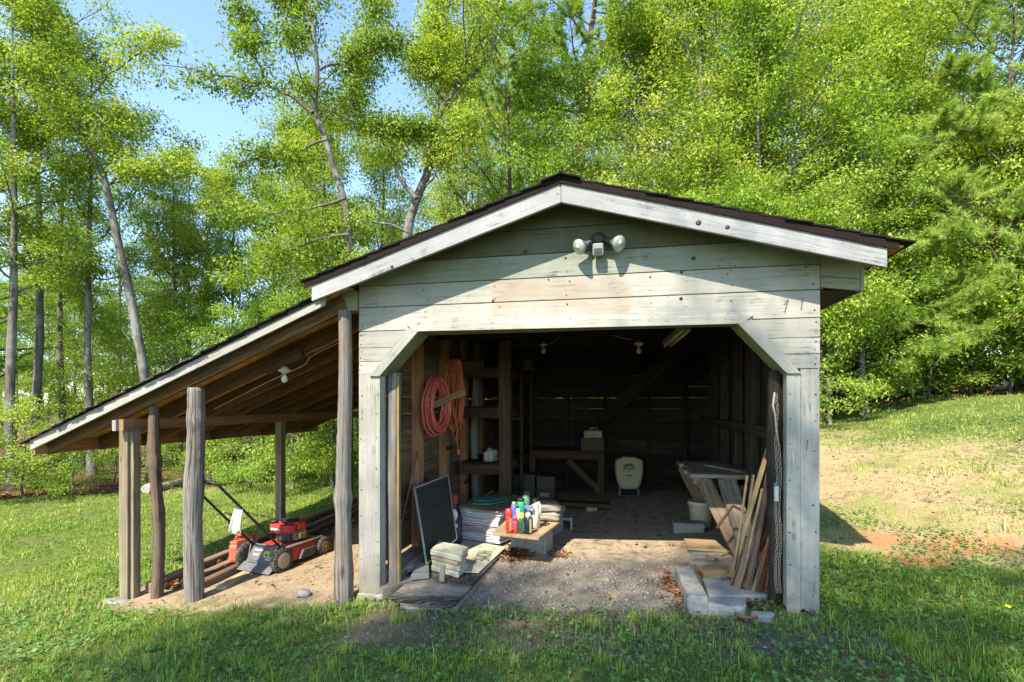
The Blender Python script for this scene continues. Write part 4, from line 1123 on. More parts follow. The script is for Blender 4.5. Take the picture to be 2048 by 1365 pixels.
bottle('dark_green_bottle', 1043, 1067, [(.026, 0), (.029, .006), (.029, .13), (.027, .15), (.02, .165)], 'dgreen', 'dark green bottle with yellow cap in the middle of the shelf',
       cap=([(.026, .150), (.028, .155), (.028, .19), (.022, .203), (0, .206)], 'yelcap'), lab=(.02, .12, .0297, 'label', -.7, .5))
bottle('black_bottle', 1056, 1068, [(.034, 0), (.037, .006), (.037, .15), (.03, .165)], 'navy', 'black flat bottle with yellow green label near the shelf front', cap=([(.026, .162), (.027, .2), (.02, .205), (0, .206)], 'decal_w'),
       lab=(.015, .15, .0378, 'label', -1.0, .5), sy=.7)
bottle('blue_bottle', 1028, 1054, [(.033, 0), (.036, .006), (.036, .18), (.030, .215), (.028, .235)], 'blue', 'blue bottle with lime green cap behind the red bottles',
       cap=([(.02, .232), (.021, .26), (0, .262)], 'lime'))
bottle('green_jug', 1042, 1050, [(.045, 0), (.05, .01), (.05, .21), (.045, .235), (.038, .25)], 'green', 'bright green round jug with black lid at the back of the shelf',
       cap=([(.036, .248), (.037, .275), (.03, .282), (0, .284)], 'black'))
bottle('teal_jug', 1052, 1044, [(.042, 0), (.045, .01), (.045, .24), (.038, .285), (.03, .30), (0, .305)], 'greenlid', 'dark teal jug half hidden behind the bright green jug')
bottle('white_bottle', 1036, 1059, [(.02, 0), (.024, .006), (.024, .13), (.018, .16)], 'decal_w', 'small white bottle squeezed between the red can and the dark green bottle',
       cap=([(.016, .158), (.02, .17), (.02, .205), (.01, .212), (0, .213)], 'decal_w'))
t = bottle('spray_bottle', 1057, 1059, [(.03, 0), (.034, .006), (.034, .14), (.018, .17), (.014, .19)], 'label', 'spray bottle with blue and orange trigger behind the black bottle', cap=([(.019, .185), (.02, .215), (0, .216)], 'blue'))
p = onshelf(1057, 1059)
MB().plank(p + Vector((-.04, 0, .225)), p + Vector((.05, 0, .228)), (0, 0, 1), .035, .03).build('trigger', 'blue', t, .006)
MB().plank(p + Vector((.015, 0, .212)), p + Vector((.052, 0, .20)), (0, 0, 1), .03, .028).build('nozzle', 'labelo', t, .005)
# white jug with moulded handle
p = onshelf(1071, 1055)
t = thing('white_jug', 'tall stained white jug with black cap and handle, right of the bottles', 'jug', p, 0, 'garden chemical containers on the plank shelf')
m = MB(); m.lathe([(.055, 0), (.066, .012), (.066, .13), (.058, .19), (.034, .235), (.022, .25), (.02, .262)], p, (0, 0, 1), 18, sx=.72, sy=1.1)
m.build('body', 'offwhite', t)
MB().tube([p + Vector((.012, 0, .245)), p + Vector((.035, -.01, .262)), p + Vector((.055, -.015, .225)), p + Vector((.052, -.02, .13))], .013, 8).build('handle', 'offwhite', t)
MB().lathe([(.022, .255), (.023, .285), (.018, .292), (0, .294)], p + Vector((-.008, 0, 0)), (0, 0, 1), 12).build('cap', 'black', t)
# cement bags
def sack(u, v, w, d, h, z0, label, ang=0.1, seed=1):
    p = atz(u, v, z0); bm = bmesh.new(); rr = random.Random(seed)
    bmesh.ops.create_cube(bm, size=1.0); bmesh.ops.subdivide_edges(bm, edges=bm.edges[:], cuts=5, use_grid_fill=True)
    for vtx in bm.verts:
        x, y, z = vtx.co; r = max(abs(x), abs(y)) * 2
        k = 1 - .45 * r ** 4
        vtx.co = Vector((x * w, y * d, (z * k + .5) * h)) + Vector(((rr.random() - .5), (rr.random() - .5), (rr.random() - .5))) * .012
    me = bpy.data.meshes.new('sack'); bm.to_mesh(me); bm.free()
    for q in me.polygons: q.use_smooth = True
    me.transform(Matrix.Translation(p) @ Matrix.Rotation(ang, 4, 'Z'))
    o = link('cement_bag', me, 'bag'); return tag(o, label, 'bag', 'cement bags')
sack(1092, 1040, .30, .24, .105, zt + .001, 'lower crumpled cement bag at the back of the plank shelf', seed=4)
sack(1088, 1022, .34, .27, .105, zt + .095, 'upper crumpled cement bag lying on another bag on the plank shelf', .25, 6)

# ================================================================== BACK OF THE SHED
# shelf frame of rough boards left of the interior post
t = thing('shelf_frame', 'rough board shelf frame between the left wall and the interior post', 'shelf', (-1.75, 7.4, gP))
for z in (1.93, 1.40, .66):
    MB().plank((-2.12, 6.69, z), (ip.x - .08, 6.69, z), (0, 0, 1), .13, .035, 4, .002).build('front_rail', 'oldbeam', t)
    MB().plank((ip.x - .05, 6.79, z), (ip.x + .02, YB - .15, z), (0, 0, 1), .13, .035, 4, .002).build('side_rail', 'oldbeam', t)
    MB().box(-2.12, ip.x - .05, 6.75, YB - .15, z + .066, z + .086, 'y', 3, .002).build('shelf_board', 'darkboard', t)
for y in (7.55, 8.4):
    MB().plank((ip.x + .06, y, -.08), (ip.x + .06, y, 2.3), (0, 1, 0), .09, .04, 4, .002).build('upright', 'oldbeam', t)
# crumpled white bag on the shelf
def crumple(c, rx, ry, rz, seed, name, mat, label, cat, amp=.18):
    bm = bmesh.new(); bmesh.ops.create_icosphere(bm, subdivisions=3, radius=1); rr = random.Random(seed)
    ks = [(Vector((rr.gauss(0, 1), rr.gauss(0, 1), rr.gauss(0, 1))).normalized(), rr.random() * 6, 3 + rr.random() * 6) for _ in range(9)]
    for v in bm.verts:
        f = 1 + amp * sum(math.sin(v.co.dot(k) * w + ph) for k, ph, w in ks) / 4
        v.co = Vector((v.co.x * rx * f, v.co.y * ry * f, max(v.co.z * f, -.72) * rz)) + Vector(c)
    me = bpy.data.meshes.new(name); bm.to_mesh(me); bm.free()
    o = link(name, me, mat); return tag(o, label, cat)
c = at(981, 900, 6.85); crumple((c.x - .02, 6.92, .745 + .07), .105, .10, .11, 5, 'plastic_bag', 'whitebag', 'knotted pale plastic bag sitting on the rough board shelf', 'bag')
c = at(1055, 735, 7.9); tag(MB().box(c.x - .14, c.x + .12, 7.7, 8.0, 2.02, 2.19, 'x').build('storage_box', 'carton', None, .006), 'dim box on the highest shelf rail left of the back wall', 'box')
# back bench
t = thing('back_bench', 'low wooden bench with diagonal brace along the back wall', 'bench', (-.45, 8.4, gP))
b0 = at(1058, 912, 8.15); b1 = at(1208, 912, 8.15)
MB().plank((b0.x, 8.15, .715), (b1.x, 8.15, .715), (0, 0, 1), .10, .04, 6, .002).build('front_rail', 'oldbeam', t)
MB().box(b0.x, b1.x, 8.17, 8.86, .768, .79, 'x', 3, .002).build('bench_top', 'oldbeam', t)
for x in (b0.x + .05, b1.x - .05):
    MB().plank((x, 8.20, -.05), (x, 8.20, .665), (1, 0, 0), .085, .045, 3, .002).build('leg', 'oldbeam', t)
MB().plank((b1.x - .06, 8.16, .18), (b1.x - .55, 8.16, .64), (0, 0, 1), .09, .03, 3, .002).build('diagonal_brace', 'oldbeam', t)
# cartons under bench
for k, (u, v, w, h, z0, l) in enumerate(((1052, 985, .36, .30, -.06, 'left cardboard carton in the dark under the back bench'), (1090, 985, .30, .29, -.06, 'right cardboard carton in the dark under the back bench'))):
    c = at(u, v, 7.75); zz = z0
    t = thing('carton', l, 'carton', (c.x, 7.85, zz), 0, 'cartons under the back bench')
    MB().box(c.x - w / 2, c.x + w / 2 - .006, 7.7, 8.05, zz, zz + h, 'x').build('box', 'carton', t, .005)
    MB().box(c.x - w / 2, c.x + w / 2 - .006, 7.7, 8.05, zz + h + .004, zz + h * 1.75, 'x').build('box', 'carton', t, .005)
    MB().box(c.x - .07, c.x + .07, 7.696, 7.6995, zz + h * .72, zz + h * .92, 'x').build('label', 'ylamp', t)
# boxes on bench
c = at(1188, 890, 8.3)
tag(MB().box(c.x - .20, c.x + .16, 8.25, 8.55, .79, .985, 'x').build('storage_box', 'carton', None, .006), 'dark box standing on the right end of the back bench', 'box')
t = thing('yellow_case', 'yellowed plastic case on the dark box at the end of the back bench', 'case', (c.x - .02, 8.4, .985))
MB().box(c.x - .16, c.x + .13, 8.27, 8.45, .986, 1.10, 'x', 4, .006).build('body', 'ylamp', t, .015)
MB().tube([(c.x - .08, 8.35, 1.095), (c.x - .05, 8.35, 1.14), (c.x + .03, 8.35, 1.14), (c.x + .06, 8.35, 1.095)], .012, 8).build('handle', 'ylamp', t)
# backpack sprayer
c = at(1258, 985, 8.35); sz = .20
t = thing('backpack_sprayer', 'cream backpack sprayer tank with dark emblem standing at the back wall', 'sprayer', (c.x, 8.4, .12))
poly = []
W, Hh = .215, .50
prof = [(-.13, 0), (-.19, .08), (-.225, .22), (-.235, .36), (-.225, .46), (-.13, .485), (-.10, .50), (.10, .50), (.13, .485), (.225, .46), (.235, .36), (.225, .22), (.19, .08), (.13, 0)]
MB().prism([(c.x + x * .92, 8.28, .20 + z) for x, z in prof], (0, .20, 0)).build('tank', 'sprayer', t, .035)
MB().lathe([(.07, 0), (.07, .03), (.05, .04), (0, .042)], (c.x, 8.37, .705), (0, 0, 1), 16).build('lid', 'black', t)
for x in (-.14, .14): MB().plank((c.x + x, 8.30, .10), (c.x + x, 8.30, .24), (1, 0, 0), .03, .04).build('foot', 'charcoal', t)
MB().box(c.x - .16, c.x + .16, 8.29, 8.42, .09, .115).build('base_tray', 'black', t, .004)
arch = [(math.cos(a) * .085, math.sin(a) * .06) for a in [math.pi * k / 10 for k in range(11)]]
MB().prism([(c.x + x, 8.2765, .545 + z) for x, z in arch], (0, .003, 0)).build('emblem', 'black', t)
MB().box(c.x - .03, c.x + .03, 8.2735, 8.276, .555, .565).build('emblem_mark', 'sprayer', t)
MB().box(c.x - .085, c.x + .085, 8.2765, 8.279, .51, .532).build('emblem', 'black', t)
MB().box(c.x - .015, c.x + .015, 8.2765, 8.279, .475, .488).build('emblem', 'black', t)
MB().box(c.x - .055, c.x + .055, 8.2765, 8.279, .405, .425).build('emblem', 'black', t, .004)
# low plank on a foot, ring paver
t = thing('low_plank', 'long low plank on a wooden foot across the shed floor', 'plank', (-.4, 7.35, gP))
a, b = at(1105, 1008, 7.5), at(1220, 1010, 7.5)
MB().plank((a.x, 7.5, .11), (b.x, 7.5, .10), (0, 1, 0), .22, .045, 4, .003).build('board', 'oldbeam', t)
for x in (a.x + .12, b.x - .25): MB().box(x - .07, x + .07, 7.42, 7.55, -.08, .085, 'z').build('foot', 'tanboard', t)
c = atz(1322, 1044, -.05)
o = MB().lathe([(.17, 0), (.20, .01), (.20, .06), (.185, .07), (0, .07)], c + Vector((0, 0, -.02)), (0, 0, 1), 8, False).build('round_paver', 'concrete2', None, .008)
tag(o, 'eight-sided grey paver lying on the dirt floor in the shade', 'paver')

# ================================================================== RIGHT WORKBENCH AND CLUTTER
t = thing('workbench', 'rough wooden workbench with slanted legs against the right wall', 'workbench', (1.0, 6.2, 0))
bz = .80
f0, f1 = at(1378, 948, 5.85), at(1510, 948, 5.85)
for k, (y0, y1, xo) in enumerate(((5.72, 5.98, .0), (5.985, 6.28, -.03), (6.285, 6.60, .02), (6.605, 6.95, -.02))):
    MB().box(f0.x + xo, 1.26, y0, y1, bz - .045, bz, 'x', 6, .004).build('top_plank', 'plank', t, .003)
for x in (f0.x + .03, f0.x + .45, 1.15):
    MB().box(x, x + .16 if x < 1 else x + .1, 5.76, 6.9, bz - .115, bz - .047, 'y', 4, .003).build('bearer', 'plank', t)
def legp(p, q, w=.15, th=.045, mat='timber'): MB().plank(p, q, (1, 0, 0), w, th, 6, .003).build('leg', mat, t)
legp((f0.x + .12, 5.80, bz - .05), (1.16, 5.45, .0)); legp((f0.x + .36, 5.755, bz - .05), (1.2, 5.36, .05), .17, .045, 'plank')
legp((f0.x + .05, 6.8, bz - .05), (1.1, 6.75, -.0))
MB().plank((1.19, 5.80, 0), (1.19, 5.80, bz - .05), (1, 0, 0), .09, .05, 4, .003).build('leg', 'beam', t)
MB().box(.78, 1.2, 5.83, 5.87, bz - .20, bz - .12, 'x').build('apron', 'oldbeam', t)
a, b = at(1418, 920, 6.45), at(1492, 941, 5.85)
tag(MB().plank((a.x, a.y, bz + .014), (b.x, b.y, bz + .016), (1, .4, 0), .13, .022, 3, .001).build('loose_board', 'plank', None, .003), 'pale grey board lying loose across the workbench top', 'board')
# bucket under bench
c = at(1402, 1000, 6.7); c.z = .02
t = thing('plastic_bucket', 'pale plastic bucket in the shade under the workbench', 'bucket', c)
MB().lathe([(.12, 0), (.145, .30), (.152, .305), (.152, .325), (.145, .33), (.115, .02), (0, .02)], c, (0, 0, 1), 18).build('pail', 'offwhite', t)
MB().lathe([(.153, .28), (.158, .285), (.158, .30), (.153, .303)], c, (0, 0, 1), 18).build('rim', 'offwhite', t)
c = at(1378, 1030, 6.35); cblock((c.x, 6.45), .05, .34, .18, .17, -.03, 'grey concrete block in the shade under the workbench', 'concrete2', False)
# boards on the floor at right
slab([(1372, 1073), (1456, 1078), (1440, 1040), (1360, 1045)], .025, .03, 'floor_board', 'timber', 'brown board lying on the floor under the workbench, farther one', 'board')
slab([(1376, 1096), (1462, 1101), (1455, 1078), (1364, 1067)], .05, .025, 'floor_board', 'tanboard', 'tan board on the floor in the sun below the workbench', 'board')
slab([(1384, 1125), (1482, 1126), (1466, 1102), (1378, 1098)], .015, .05, 'floor_slab', 'concrete', 'flat pale slab on the floor in front of the tan board', 'slab', bev=.008)
slab([(1408, 1152), (1502, 1152), (1492, 1128), (1392, 1127)], .03, .05, 'floor_slab', 'tanboard', 'sunlit flat plank slab behind the curb stones', 'slab', bev=.008)
slab([(1418, 1192), (1535, 1190), (1512, 1153), (1404, 1155)], .045, .06, 'floor_slab', 'concrete2', 'concrete slab between the curb stone and the leaning rebar', 'slab', bev=.01)
tag(MB().tube([at(1400, 1149, 4.95), at(1482, 1152, 4.9)], .012, 8).build('iron_bar', 'rust'), 'rusty iron bar lying flat behind the curb stone', 'bar')
# curb stone: long concrete prism
c0, c1 = atz(1366, 1134, .08), atz(1396, 1192, .09)
dv = (c1 - c0).normalized()
def quad(c0, c1, w):
    d = Vector((c1[0] - c0[0], c1[1] - c0[1], 0)).normalized(); n_ = Vector((-d.y, d.x, 0)) * (w / 2)
    a_, b_ = Vector((c0[0], c0[1], 0)), Vector((c1[0], c1[1], 0)); return [a_ - n_, b_ - n_, b_ + n_, a_ + n_]
tag(chunk(quad((c0.x, c0.y), (c1.x, c1.y - .02), .15), -.06, .095, 'curb_stone', 'concrete', 3, .008, .03), 'long pale concrete curb stone at the right side of the doorway', 'curb stone')
a, b = atz(1414, 1210, .02), atz(1490, 1216, .02)
tag(chunk([Vector((a.x, a.y - .05, 0)), Vector((a.x + .16, a.y - .09, 0)), Vector((b.x, b.y - .03, 0)), Vector((b.x + .02, b.y + .09, 0)), Vector((a.x + .1, a.y + .12, 0)), Vector((a.x - .02, a.y + .06, 0))], -.07, .045, 'concrete_lump', 'concrete2', 5, .014, .05), 'broken concrete lump below the leaning rebar', 'concrete lump')
a, b = atz(1497, 1224, .02), atz(1542, 1228, .02)
tag(chunk([Vector((a.x, a.y - .04, 0)), Vector((b.x, b.y - .05, 0)), Vector((b.x + .03, b.y + .04, 0)), Vector((a.x + .02, a.y + .06, 0))], -.07, .02, 'concrete_lump', 'concrete2', 8, .014, .05), 'small concrete lump at the foot of the right gate post', 'concrete lump')
# poles, rebar and pipes leaning in the right corner
def lean_(name, u0, v0, y0, u1, v1, y1, r, mat, label, cat, n=8, ribs=False, group='rods leaning in the right corner', square=None):
    a, b = at(u0, v0, y0), at(u1, v1, y1); m = MB()
    if square: m.plank(a, b, (1, 0, 0), square[0], square[1], 4, .001)
    else:
        m.tube([a, a.lerp(b, .5) + Vector((.004, 0, 0)), b], r, n)
        if ribs:
            d = (b - a); L = d.length; d.normalize(); k = 0.01
            while k < L: m.lathe([(r * .9, 0), (r * 1.22, .003), (r * 1.22, .006), (r * .9, .009)], a + d * k, d, 6); k += .022
    return tag(m.build(name, mat), label, cat, group)
lean_('wooden_pole', 1461, 1155, 4.72, 1540, 885, 5.05, .02, 'tanboard', 'tan squared wooden pole leaning highest against the right wall', 'pole', square=(.036, .026))
lean_('steel_rod', 1453, 1193, 4.52, 1537, 968, 4.95, .010, 'rust', 'thin dark rod crossing the bottom of the tan pole', 'rod')
lean_('steel_pipe', 1498, 1165, 4.62, 1545, 918, 4.85, .032, 'pipe', 'thick grey steel pipe leaning in the right corner', 'pipe')
lean_('wooden_pole', 1488, 1153, 4.70, 1518, 1040, 4.95, .02, 'timber', 'short brown stake leaning between the tan pole and the grey pipe', 'stake', square=(.05, .025))
for k, (u0, u1, v1) in enumerate(((1506, 1545, 1040), (1511, 1549, 1020), (1518, 1552, 1045), (1524, 1555, 1030), (1530, 1556, 1060))):
    lean_('rebar', u0, 1212 - k, 4.42 + .015 * k, u1, v1, 4.62 + .03 * k, .0105, 'rust', ('leftmost', 'second', 'middle', 'fourth', 'rightmost')[k] + ' rusty rebar of the five leaning in the right corner', 'rebar', 6, True, 'rebar bundle in the right corner')
lean_('wood_strip', 1500, 1190, 4.5, 1546, 1060, 4.75, .01, 'plank', 'pale wood strip leaning among the rebar, left one', 'strip', square=(.02, .01))
lean_('wood_strip', 1534, 1205, 4.4, 1560, 1080, 4.6, .01, 'tanboard', 'pale wood strip leaning beside the chain, right one', 'strip', square=(.018, .01))
a, b, c = at(1433, 1057, 5.2), at(1466, 1012, 5.25), at(1512, 1036, 5.1)
tag(MB().tube([a, b], .012, 8).tube([b, c], .012, 8).build('angle_iron', 'rust'), 'rusty angle-bent iron bracket hanging in front of the workbench legs', 'bracket')
rk = random.Random(12)
for k in range(11):
    u0 = 1462 + k * 8 + rk.uniform(-4, 4); v0 = 1196 - rk.random() * 25; dy = rk.uniform(0, .3)
    lean_('thin_stick', u0, v0, 4.45 + dy, u0 + rk.uniform(28, 62) * (1 if k < 8 else .4), 960 + rk.uniform(-10, 130), 4.72 + dy, .009 + .006 * rk.random(), rk.choice(('timber', 'rust', 'tanboard', 'plank', 'brownlog')),
          'thin brown stick in the messy bundle leaning in the right corner', 'stick', 6, False, 'thin sticks leaning in the right corner')
for k, (u0, u1, v1, w) in enumerate(((1470, 1530, 985, .05), (1482, 1548, 1015, .04), (1493, 1540, 945, .045), (1505, 1552, 1050, .05), (1515, 1556, 1000, .035))):
    lean_('scrap_board', u0, 1185 + 3 * k, 4.50 - .02 * k, u1, v1, 4.80 - .02 * k, .01, ('timber', 'oldbeam', 'brownlog', 'timber', 'oldbeam')[k], ('leftmost', 'second', 'middle', 'fourth', 'rightmost')[k] + ' brown scrap board of the fan leaning in the right corner', 'board', square=(w, .016), group='scrap boards fanned in the right corner')
for k in range(9):
    a = at(1440 + rk.random() * 110, 1190 + rk.random() * 30, 4.35 + rk.random() * .3); a.z = gz(a.x, a.y) + .06
    b = a + Vector((rk.uniform(-.16, .16), rk.uniform(-.08, .1), rk.uniform(-.01, .02)))
    tag(MB().tube([a, (a + b) / 2 + Vector((0, 0, .01)), b], .006 + .005 * rk.random(), 6).build('broken_stick', rk.choice(('timber', 'brownlog', 'plank'))), 'short broken stick littering the foot of the right gate post', 'stick', 'broken sticks at the right gate post')
# blue pipe stub & hoop on the ground
tag(MB().tube([at(1556, 1075, 4.75), at(1560, 1000, 4.8)], .022, 8).build('pipe_stub', 'pipe'), 'short bluish pipe end behind the chain', 'pipe')
pts = [atz(1500 + 30 * math.cos(th), 1224 + 12 * math.sin(th), .0) for th in [math.pi * (-.1 + 1.15 * k / 12) for k in range(13)]]
tag(MB().tube(pts, .014, 8).build('iron_hoop', 'rust'), 'curved rusty iron piece on the ground by the right post', 'iron piece')
for k, (u0, v0, u1, v1, l) in enumerate(((1455, 1183, 1510, 1175, 'left scrap wood piece at the foot of the rods'), (1478, 1196, 1505, 1180, 'middle scrap wood piece at the foot of the rods'), (1535, 1210, 1556, 1165, 'upright scrap wood piece at the foot of the right post'))):
    tag(MB().plank(at(u0, v0, 4.5), at(u1, v1, 4.62), (0, 1, .3), .05, .02, 2, .003).build('scrap_wood', 'timber'), l, 'wood piece', 'scrap wood by the right post')
# chain with padlock
top = at(1552, 792, WY + .06); ch = thing('hanging_chain', 'long steel chain hanging down the right gate post', 'chain', at(1552, 1195, WY + .06))
def link_mesh():
    pts = [(.009 * math.cos(a), 0, .017 * math.sin(a) if abs(math.sin(a)) < .5 else .017 * math.sin(a)) for a in [2 * math.pi * k / 12 for k in range(12)]]
    return MB().tube(pts, .0032, 5, closed=True).mesh('chain_link')
lm = link_mesh(); lm.materials.append(M['chainm'])
zb = at(1552, 1190, WY + .06).z; n = int((top.z - zb) / .0265)
for k in range(n):
    for s_ in (0, 1):
        if s_ and k < n * .25: continue
        o = bpy.data.objects.new('chain_link', lm); COL.objects.link(o); o.parent = ch
        zz = top.z - k * .0265
        pz = Vector((top.x + .006 * math.sin(k * .35) + s_ * .024, WY + .05 + .004 * math.sin(k), zz))
        o.location = pz - ch.location; o.rotation_euler = (0, .15 * math.sin(k * 1.7), (k % 2) * R(90) + R(20)); WM[o] = Matrix.Identity(4)
p = at(1551, 985, WY + .045)
t = thing('padlock', 'grey metal clasp hanging on the chain halfway down', 'clasp', p)
MB().box(p.x - .012, p.x + .022, WY + .03, WY + .055, p.z - .07, p.z + .045, 'z').build('body', 'steel', t, .006)
MB().tube([(p.x - .005, WY + .042, p.z + .04), (p.x - .004, WY + .042, p.z + .07), (p.x + .014, WY + .042, p.z + .07), (p.x + .015, WY + .042, p.z + .04)], .004, 6).build('shackle', 'steel', t)
P = [at(1549, 785, WY + .03), at(1546, 812, WY + .03), at(1550, 830, WY + .03), at(1553, 860, WY + .04), at(1559, 900, WY + .04)]
tag(MB().tube(P, [.006, .009, .006, .008, .003], 6).build('rope', 'rope'), 'frayed tan rope tied to the top of the chain', 'rope')

# ================================================================== UNDER THE LEAN-TO
def gtimber(pa, pb, w, h, label, mat='timber', grp='landscape timbers under the lean-to'):
    a, b = Vector(pa), Vector(pb)
    n = 12; m = MB()
    a.z = gz(a.x, a.y) + h / 2 - .015; b.z = gz(b.x, b.y) + h / 2 - .015
    m.plank(a, b, (1, 0, 0), w, h, 10, .005)
    return tag(m.build('landscape_timber', mat, None, .015), label, 'timber', grp)
def px(u, v): p = ong(u, v, -.25); return (p.x, p.y, 0)
gtimber((-4.56, 4.32, 0), (-4.58, 8.85, 0), .10, .115, 'outermost landscape timber along the lawn edge of the lean-to')
gtimber((-4.28, 4.45, 0), (-4.30, 8.7, 0), .09, .09, 'second landscape timber from the lawn under the lean-to')
gtimber((-4.06, 4.40, 0), (-4.04, 8.6, 0), .10, .09, 'third landscape timber from the lawn under the lean-to')
gtimber((-3.80, 4.38, 0), (-3.86, 4.86, 0), .10, .05, 'short pale board end beside the red mower', 'tanboard')
p = Vector((-4.72, 4.12, 0)); p.z = gz(p.x, p.y)
tag(MB().lathe([(.10, 0), (.13, .005), (.11, .02), (0, .024)], p, (0, 0, 1), 9, True, 1.2, .6).build('flat_stone', 'stone'), 'flat stone at the foot of the square lean-to post', 'stone')
p = ong(608, 1192, -.2); tag(MB().lathe([(.05, 0), (.07, .01), (.05, .045), (0, .05)], p, (0, 0, 1), 8, True, 1.1, .8).build('field_stone', 'stone'), 'grey stone in the grass in front of the sandy lean-to floor', 'stone')

# ---- push mower (local frame: forward = +y)
MW = Vector((-3.735, 4.93, gz(-3.66, 5.2) + .005)); MR = R(-11)
mow = thing('push_mower', 'red push lawn mower with black handle parked under the lean-to', 'lawn mower', MW, MR)
def lb(m, name, mat, parent=mow, bev=0.0): return m.build(name, mat, parent, bev, True)
def wheel(x, y, r, w, hubm, slope):
    t = MB(); z = r + slope
    prof = [(r * .62, -w / 2), (r * .92, -w / 2), (r, -w / 2 + .008), (r, w / 2 - .008), (r * .92, w / 2), (r * .62, w / 2)]
    t.lathe(prof, (x, y, z), (1, 0, 0), 24)
    for k in range(26):
        th = 2 * math.pi * k / 26; d = Vector((0, math.cos(th), math.sin(th)))
        t.plank(Vector((x - w / 2 + .003, y, z)) + d * (r + .001), Vector((x + w / 2 - .003, y, z)) + d * (r + .001), d.cross(Vector((1, 0, 0))), r * .11, .007)
    ty = lb(t, 'wheel', 'tyre')
    sd = 1 if x > 0 else -1
    lb(MB().lathe([(r * .70, -w * .45), (r * .70, w * .42), (r * .60, w * .56), (r * .2, w * .60), (0, w * .60)], (x, y, z), (sd, 0, 0), 20), 'hub', hubm, ty)
    lb(MB().lathe([(.012, 0), (.012, .012), (0, .013)], (x + sd * w * .58, y, z), (sd, 0, 0), 8), 'axle_bolt', 'rust', ty)
tilt = .035
wheel(.255, 0.0, .128, .05, 'hub', 0); wheel(-.255, 0.0, .128, .05, 'hub', 0)
wheel(.245, .62, .10, .045, 'hub2', .02); wheel(-.245, .62, .10, .045, 'hub2', .02)
# deck: rounded housing
pl = []
for k in range(28):
    th = 2 * math.pi * k / 28; cx, sx_ = math.cos(th), math.sin(th)
    e = 3.2; x = .225 * abs(cx) ** (2 / e) * (1 if cx > 0 else -1); y = .345 * abs(sx_) ** (2 / e) * (1 if sx_ > 0 else -1)
    pl.append((x, y + .33))
def ring(sc, z): return [Vector((x * sc, .33 + (y - .33) * sc, z)) for x, y in pl]
dk = MB(); rings = [ring(1.0, .065), ring(1.01, .10), ring(1.0, .18), ring(.96, .215), ring(.80, .232), ring(.5, .24)]
for q in rings: dk.v += q
nn = len(pl)
for i in range(len(rings) - 1):
    for k in range(nn):
        k2 = (k + 1) % nn
        dk.face((i * nn + k, i * nn + k2, (i + 1) * nn + k2, (i + 1) * nn + k), [(0, 0)] * 4, True)
dk.face([(len(rings) - 1) * nn + k for k in range(nn)], [(0, 0)] * nn)
deck_o = lb(dk, 'deck', 'red')
lb(MB().prism([(.215, .30, .17), (.215, .47, .17), (.215, .47, .075), (.215, .24, .075)], (.045, 0, -.01)), 'discharge_chute', 'engine', deck_o, .012)
for y_ in (.08, .52): lb(MB().lathe([(.010, 0), (.010, .008), (0, .009)], (.212, y_, .15), (1, 0, 0), 8), 'deck_bolt', 'steel', deck_o)
lb(MB().tube([(.02, .16, .33), (.10, .10, .29), (.17, .14, .25)], .006, 6), 'spark_wire', 'black', deck_o)
lb(MB().plank((.20, .12, .225), (.20, .62, .235), (1, 0, 0), .05, .012), 'deck_rail', 'steel', deck_o)
# engine
eng = lb(MB().lathe([(.12, 0), (.13, .02), (.13, .05)], (0, .34, .235), (0, 0, 1), 20).box(-.09, .11, .24, .46, .25, .36, 'x'), 'engine', 'engine', mow, .01)
for k in range(6): lb(MB().box(.112, .165, .27, .43, .262 + k * .016, .270 + k * .016, 'y'), 'cooling_fin', 'steel', eng)
sh = MB(); sp = [(-.15, .20, .335), (.05, .17, .335), (.15, .22, .335), (.155, .30, .335), (-.15, .30, .335)]
sh.prism(sp, (0, 0, .10))
lb(sh, 'engine_cover', 'red', eng, .025)
lb(MB().prism([(-.14, .312, .345), (.155, .312, .345), (.165, .42, .345), (.11, .49, .345), (-.12, .49, .345)], (0, 0, .105)), 'engine_cover', 'red', eng, .028)
lb(MB().prism([(-.10, .165 + .012, .375), (.06, .160, .375), (.06, .160, .397), (-.10, .165 + .012, .397)], (0, -.003, 0)), 'name_plate', 'decal_w', eng)
lb(MB().lathe([(.10, 0), (.105, .012), (.09, .022), (.03, .028), (0, .028)], (0, .35, .448), (0, 0, 1), 22), 'recoil_housing', 'black', eng)
lb(MB().lathe([(.035, 0), (.04, .02), (.03, .035), (0, .038)], (-.11, .24, .435), (0, 0, 1), 12), 'fuel_cap', 'black', eng)
lb(MB().box(-.20, -.125, .30, .44, .29, .37, 'y'), 'air_filter', 'black', eng, .012)
lb(MB().box(.168, .20, .30, .40, .275, .335, 'y'), 'muffler', 'hub2', eng, .012)
# rear door and trailing flap
lb(MB().prism([(-.185, -.075, .085), (.185, -.075, .085), (.165, .02, .245), (-.165, .02, .245)], (0, .02, .012)), 'rear_door', 'charcoal', mow, .01)
rd = mow.children[-1]
nrm = Vector((0, -.16, .095)).normalized(); nrm = Vector((0, -.86, .51))
def ondoor(x, k, o=.003): return Vector((x, -.075 + .095 * k, .085 + .16 * k)) + nrm * o
lb(MB().prism([ondoor(-.15, .12), ondoor(.15, .12), ondoor(.14, .16), ondoor(-.14, .16)], nrm * .008), 'door_rib', 'charcoal', rd)
lb(MB().prism([ondoor(-.14, .86), ondoor(.14, .86), ondoor(.14, .90), ondoor(-.14, .90)], nrm * .008), 'door_rib', 'charcoal', rd)
lb(MB().prism([ondoor(.02, .70, .004), ondoor(.11, .72, .004), ondoor(.105, .5, .004), ondoor(.06, .30, .004), ondoor(.02, .5, .004)], nrm * .002), 'shield_decal', 'decal_y', rd)
